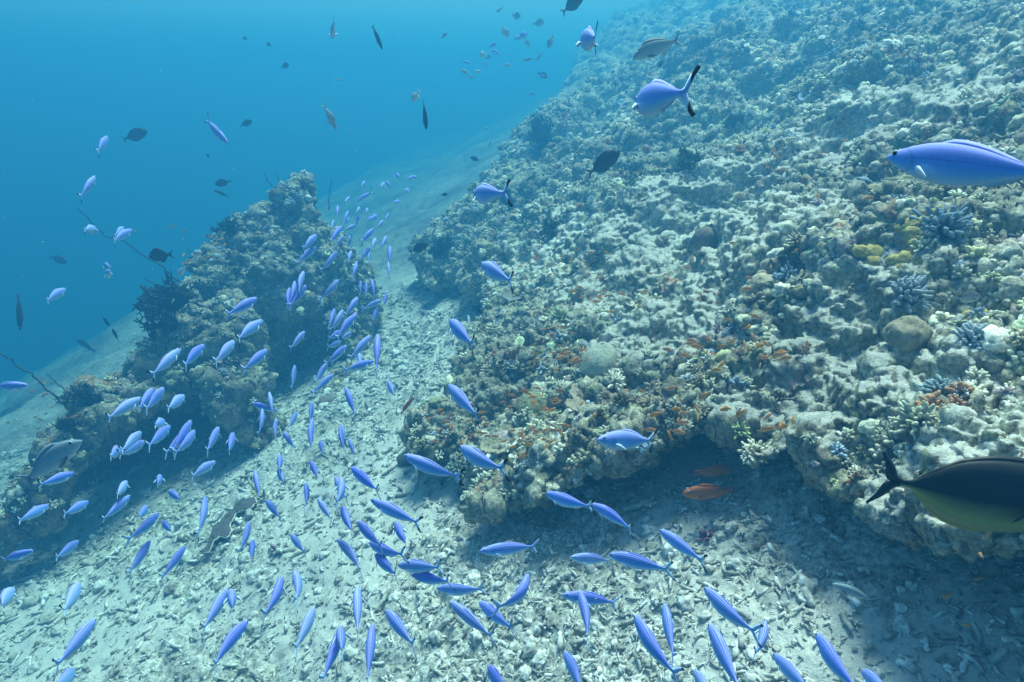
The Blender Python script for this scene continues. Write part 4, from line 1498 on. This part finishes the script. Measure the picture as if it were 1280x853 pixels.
for ox, oy, kz, D0, txt in FUS:
    for e in txt.replace("\n", " ").split("|"):
        w = e.split()
        if not w:
            continue
        n4 = [float(q) for q in w[:4]]
        fl = w[4:]
        hx, hy, tx, ty = ox + n4[0] / kz, oy + n4[1] / kz, ox + n4[2] / kz, oy + n4[3] / kz
        Df = [float(q[1:]) for q in fl if q[0] == 'D']
        school.append(dict(h=(hx, hy), t=(tx, ty), D0=D0, D=Df[0] if Df else None, plain='p' in fl, away=1 if 'a' in fl else (-1 if 't' in fl else None), b='r' in fl))
taken = {}
for q in school:
    cx, cy = (q['h'][0] + q['t'][0]) / 2, (q['h'][1] + q['t'][1]) / 2
    q['c'] = (min(max(cx, 4), 1276), min(max(cy, 4), 849))
    nose = int(round(math.atan2(q['h'][1] - q['t'][1], q['h'][0] - q['t'][0]) / (math.pi / 4))) % 8
    best = min(LAND, key=lambda l: math.hypot(l[0] - q['c'][0], l[1] - q['c'][1]))
    dx, dy = q['c'][0] - best[0], q['c'][1] - best[1]
    q['dist'] = math.hypot(dx, dy)
    d8 = int(round(math.atan2(dy, dx) / (math.pi / 4))) % 8
    q['key'] = (best[2], d8, nose, q['plain'])
    taken.setdefault(q['key'], []).append(q)
for key, qs in taken.items():
    qs.sort(key=lambda q: q['dist'])
    for i, q in enumerate(qs):
        look = "plain blue" if q['plain'] else "striped blue"
        rank = ORD[i] if len(qs) > 1 and i else ("nearest " if len(qs) > 1 else "")
        q['label'] = f"{look} fusilier, nose {NOSE8[key[2]]}, {rank}{DIR8[key[1]]} {key[0]}"
for i, q in enumerate(school):
    ln = math.hypot(q['h'][0] - q['t'][0], q['h'][1] - q['t'][1])
    depth = hit(*q['c'])[2]
    A, B = solve(*q['h'], *q['t'], L0=0.25 if q['D'] is None else 0.27, D0=q['D0'], away=q['away'], Dfix=q['D'], maxD=depth * 0.93)
    bb = random.choice([0, 0, 0.25, -0.25]) if ln > 30 else 0
    if q['b']:
        bb = 0.7
    if i >= len(school) - 1:
        bb = 0
    build_fish('fusilier', 'fusilier', M_fus_p if q['plain'] else M_fus_s, fish_matrix(A, B, random.uniform(-.12, .12)), q['label'], 'fusilier', 'school of blue fusiliers', bb, ln < 24)

# ---- other fish: kind, material, snout, tail, distance, name, label, category
OTH = [
    ('naso', M_naso, (1345, 632), (1098, 604), 1.32, 'surgeonfish', 'big dark surgeonfish with an olive yellow belly, cut by the frame edge', 'surgeonfish'),
    ('surgeon', M_black, (775, 190), (733, 218), 5.0, 'surgeonfish', 'dark surgeonfish hovering over the pale sand of the upper reef', 'surgeonfish'),
    ('surgeon', M_black, (730, -8), (702, 17), 6.0, 'surgeonfish', 'dark surgeonfish cut off by the top edge', 'surgeonfish'),
    ('emperor', M_grey, (791, 74), (853, 48), 4.6, 'emperor_fish', 'grey fish with dark edged fins swimming along the far reef edge', 'reef fish'),
    ('surgeon', M_black, (533, 162), (529, 124), 5.2, 'surgeonfish', 'dark surgeonfish hanging nose down in open water', 'surgeonfish'),
    ('damsel', M_pale, (516, 128), (524, 112), 7, 'pale_fish', 'pale fish just above the dark nose-down surgeonfish', 'reef fish'),
    ('slender', M_black, (478, 62), (465, 31), 6.4, 'slender_fish', 'slender dark fish nose down near the top of the open water', 'reef fish'),
    ('damsel', M_pale, (636, 46), (626, 34), 8.5, 'pale_fish', 'bright pale fish among the distant grey fish near the top', 'reef fish'),
    ('damsel', M_grey, (685, 60), (692, 44), 10.5, 'grey_fish', 'grey deep-bodied fish beneath the surgeonfish at the top edge', 'reef fish'),
    ('slender', M_grey, (669, 77), (679, 66), 12, 'grey_fish', 'slim grey fish left of the far reef, rising from lower left', 'reef fish'),
    ('damsel', M_black, (684, 97), (672, 91), 11, 'dark_fish', 'small dark fish in the haze just off the far reef crest', 'reef fish'),
    ('emperor', M_pale, (420, 163), (404, 130), 4.6, 'pale_fish', 'silvery fish with yellow fins diving in open water above the pinnacle', 'reef fish'),
    ('damsel', M_black, (186, 321), (217, 318), 6.0, 'damselfish', 'dark ragged-finned damselfish beside the tall arching sea whip', 'damselfish'),
    ('surgeon', M_black, (236, 326), (266, 318), 9.6, 'surgeonfish', 'dark fish half hidden behind the shoulder of the pinnacle', 'surgeonfish'),
    ('slender', M_black, (25, 413), (24, 366), 7.0, 'slender_fish', 'dark fish hanging upright by the photo edge above the longest sea whip', 'reef fish'),
    ('surgeon', M_black, (84, 328), (61, 321), 12.5, 'dark_fish', 'faint dark fish in deep water left of the tall sea whip', 'reef fish'),
    ('surgeon', M_black, (137, 408), (127, 395), 8, 'dark_fish', 'small dark fish over far sand, upper of a pair near the coral ball', 'reef fish'),
    ('surgeon', M_black, (140, 411), (149, 427), 7.6, 'dark_fish', 'small dark fish over far sand, lower of a pair near the coral ball', 'reef fish'),
    ('grouper', M_black, (96, 424), (119, 440), 13, 'dark_fish', 'faint large fish low over the far sand beyond the coral ball', 'reef fish'),
    ('emperor', M_teal, (102, 551), (26, 606), 2.9, 'snapper', 'big dull teal fish crossing the outer end of the pinnacle', 'snapper'),
    ('surgeon', M_black, (184, 164), (153, 175), 9, 'dark_fish', 'hazy dark deep-bodied fish in open water high on the left', 'reef fish'),
    ('surgeon', M_black, (315, 151), (300, 158), 10, 'dark_fish', 'small dark oval fish in open water above the pinnacle', 'reef fish'),
    ('surgeon', M_black, (269, 231), (289, 226), 9.5, 'dark_fish', 'dark oval fish left of the pinnacle tip', 'reef fish'),
    ('slender', M_black, (267, 238), (287, 246), 9.2, 'slender_fish', 'thin dark fish directly under the dark oval fish', 'reef fish'),
    ('damsel', M_black, (262, 197), (257, 192), 11, 'dark_fish', 'tiny dark fish above the dark oval fish', 'reef fish'),
    ('damsel', M_black, (361, 80), (351, 85), 11, 'dark_fish', 'small dark fish in the upper water, rightmost of three in a line', 'reef fish'),
    ('damsel', M_black, (333, 54), (340, 58), 12, 'dark_fish', 'small dark fish in the upper water, middle of three in a line', 'reef fish'),
    ('damsel', M_black, (303, 48), (310, 48), 12.5, 'dark_fish', 'small faint fish in the upper water, leftmost of three in a line', 'reef fish'),
    ('slender', M_pale, (428, 99), (417, 101), 10, 'pale_fish', 'tiny pale fish between the silvery diver and the top edge', 'reef fish'),
    ('slender', M_rusty, (517, 496), (500, 519), 3.9, 'slender_fish', 'dark brown fish low over the pale gully rubble', 'reef fish'),
    ('surgeon', M_black, (588, 197), (600, 201), 9, 'dark_fish', 'small dark oval fish against far sand near the reef edge', 'reef fish'),
    ('surgeon', M_black, (560, 243), (550, 244), 8.5, 'dark_fish', 'small dark oval fish low over far sand beside the reef wall', 'reef fish'),
    ('slender', M_black, (613, 176), (611, 184), 10, 'dark_fish', 'tiny upright dark fish over the far sand', 'reef fish'),
    ('surgeon', M_black, (829, 76), (821, 87), 8, 'dark_fish', 'small dark fish below the grey fish with dark edged fins', 'reef fish'),
    ('slender', M_black, (769, 112), (770, 100), 9, 'dark_fish', 'small upright dark fish hazy against the far reef', 'reef fish'),
    ('surgeon', M_black, (745, 145), (752, 134), 10, 'dark_fish', 'dim dark fish above the tree coral of the far reef', 'reef fish'),
    ('grouper', M_rusty, (916, 588), (866, 590), 3.3, 'soldierfish', 'rusty orange fish under the ledge, upper of two', 'soldierfish'),
    ('grouper', M_rusty, (853, 617), (921, 615), 3.2, 'soldierfish', 'darker rusty fish under the ledge, lower of two', 'soldierfish'),
    ('fusilier', M_teal, (1040, 730), (1096, 752), 2.3, 'snapper', 'dim blue fish in the shadow below the big dark surgeonfish', 'reef fish'),
    ('surgeon', M_grey, (1226, 371), (1192, 374), 2.9, 'surgeonfish', 'grey rounded fish over the right slope above the pale blue coral', 'surgeonfish'),
    ('surgeon', M_black, (535, 305), (512, 316), 6.8, 'dark_fish', 'dark fish tucked against the low reef wall across the gully', 'reef fish'),
    ('surgeon', M_pale, (222, 346), (232, 332), 7.0, 'bannerfish', 'small pale bannerfish with dark bars just above the tree coral', 'bannerfish'),
]
for kind, mat, h, t, D, nm, lab, cat in OTH:
    ln = math.hypot(h[0] - t[0], h[1] - t[1])
    dep = hit((h[0] + t[0]) / 2, (h[1] + t[1]) / 2)[2]
    D = min(D, dep * 0.93) if 'hidden' not in lab else D
    A, B = at(*h, D), at(*t, D * (1.02 if ln > 100 else 1.0))
    build_fish(nm, kind, mat, fish_matrix(A, B), lab, cat, None, 0.0 if ln < 40 else random.choice([.1, -.1]), ln < 24)

# distant fish near the top, nothing tells them apart
for px, py in [(582, 78), (590, 97), (616, 57), (610, 72), (607, 80), (633, 82), (659, 75), (677, 95), (620, 66), (673, 29), (645, 20), (625, 12), (649, 48), (655, 44), (660, 55), (604, 68), (664, 118), (555, 45), (580, 90), (598, 90)]:
    D = random.uniform(9, 12.5)
    a = random.uniform(-.6, .6) + random.choice([0, math.pi])
    l = random.uniform(9, 15)
    A, B = at(px + l / 2 * math.cos(a), py + l / 2 * math.sin(a), D), at(px - l / 2 * math.cos(a), py - l / 2 * math.sin(a), D * 1.01)
    build_fish('distant_fish', random.choice(['fusilier', 'damsel', 'emperor']), random.choice([M_grey, M_fus_p, M_pale]), fish_matrix(A, B), 'small hazy fish in the loose group in open water near the top', 'reef fish',
               'distant fish near the top', 0, True)

# ---- small orange fish over the reef: centre, spread, count, label
ANT = [
    ((675, 330), (55, 42), 42, 'above the grey table coral'), ((745, 372), (42, 18), 16, 'above the pale dome coral'), ((690, 440), (55, 22), 26, 'around the pale dome coral'),
    ((690, 505), (48, 18), 24, 'around the olive ridged coral'), ((660, 545), (60, 18), 24, 'below the olive ridged coral'), ((570, 530), (38, 24), 14, 'over the dark end of the ledge'),
    ((925, 440), (55, 35), 26, 'over the middle of the reef'), ((840, 520), (70, 25), 16, 'over the lip by the blue side-on fusilier'), ((830, 330), (90, 40), 14, 'over the pale patch of the middle reef'),
    ((980, 530), (30, 14), 6, 'by the lime green coral'), ((1030, 200), (95, 50), 22, 'over the upper reef by the big blue fish'), ((930, 50), (50, 35), 16, 'over the hazy far reef'),
    ((245, 300), (40, 35), 16, 'in open water beside the pinnacle'), ((60, 500), (40, 45), 20, 'around the sea whips at the pinnacle foot'), ((1180, 740), (60, 40), 8, 'in the shadow under the right ledge')]
for (cx, cy), (sx, sy), cnt, where in ANT:
    for k in range(cnt):
        px, py = cx + random.gauss(0, sx * .6), cy + random.gauss(0, sy * .6)
        dep = hit(px, py)[2]
        D = min(dep - random.uniform(0.1, 0.35), 8.5)
        if 'open water' in where or 'whips' in where:
            D = min(D, random.uniform(6.6, 7.6))
        l = random.uniform(0.055, 0.085) * (0.55 if 'right ledge' in where else 1)
        yaw = random.gauss(0.5, 0.9) + (math.pi if random.random() < .3 else 0)
        d = Vector((math.cos(yaw), math.sin(yaw), random.gauss(0.1, .3))).normalized()
        c = Vector(at(px, py, D))
        build_fish('orange_fish', 'anthias', M_orange, fish_matrix(c + d * l / 2, c - d * l / 2), 'small orange fish in the shoal ' + where, 'orange fish', 'orange fish ' + where, 0, True)

# ------------------------------------------------------------------ water
mw = bpy.data.materials.new('sea_water')
mw.use_nodes = True
ns, ls = mw.node_tree.nodes, mw.node_tree.links
ns.remove(ns['Principled BSDF'])
pv = ns.new('ShaderNodeVolumePrincipled')
pv.inputs['Color'].default_value = (0.036, 0.207, 0.395, 1)
pv.inputs['Density'].default_value = 0.107
pv.inputs['Anisotropy'].default_value = 0.4
pv.inputs['Absorption Color'].default_value = (0.02, 0.25, 0.22, 1)
ls.new(pv.outputs[0], ns['Material Output'].inputs['Volume'])
bm = bmesh.new()
bmesh.ops.create_cube(bm, size=1)
bmesh.ops.scale(bm, vec=(150, 150, 76), verts=bm.verts)
bmesh.ops.translate(bm, vec=(0, 40, 3.7 - 38), verts=bm.verts)
me = bpy.data.meshes.new('haze')
bm.to_mesh(me)
bm.free()
hz = tag(link('haze', me, mw), kind='stuff')

# ------------------------------------------------------------------ drifting specks
SV, SF = ICO[1]
n = 420
P = np.stack([at(rng.uniform(-60, 1340), rng.uniform(-60, 900), t) for t in rng.uniform(1.6, 5.0, n)])
P = P[[not (hit(640 + FPX * p[0] / (p @ np.array([0, CP, -SP])), 426.5 - FPX * (p @ np.array([0, SP, CP])) / (p @ np.array([0, CP, -SP])))[2] < (p @ np.array([0, CP, -SP])) + .05) for p in P]]
sz = rng.uniform(0.0008, 0.0022, len(P))
V = (P[:, None] + SV[None] * sz[:, None, None] * rng.uniform(.6, 1.4, (len(P), 1, 3))).reshape(-1, 3)
F = (SF[None] + (np.arange(len(P)) * len(SV))[:, None, None]).reshape(-1, 3)
tag(link('drifting_specks', make_mesh('drifting_specks', V, F), plain_mat('specks', (.55, .55, .5), .8)), kind='stuff')
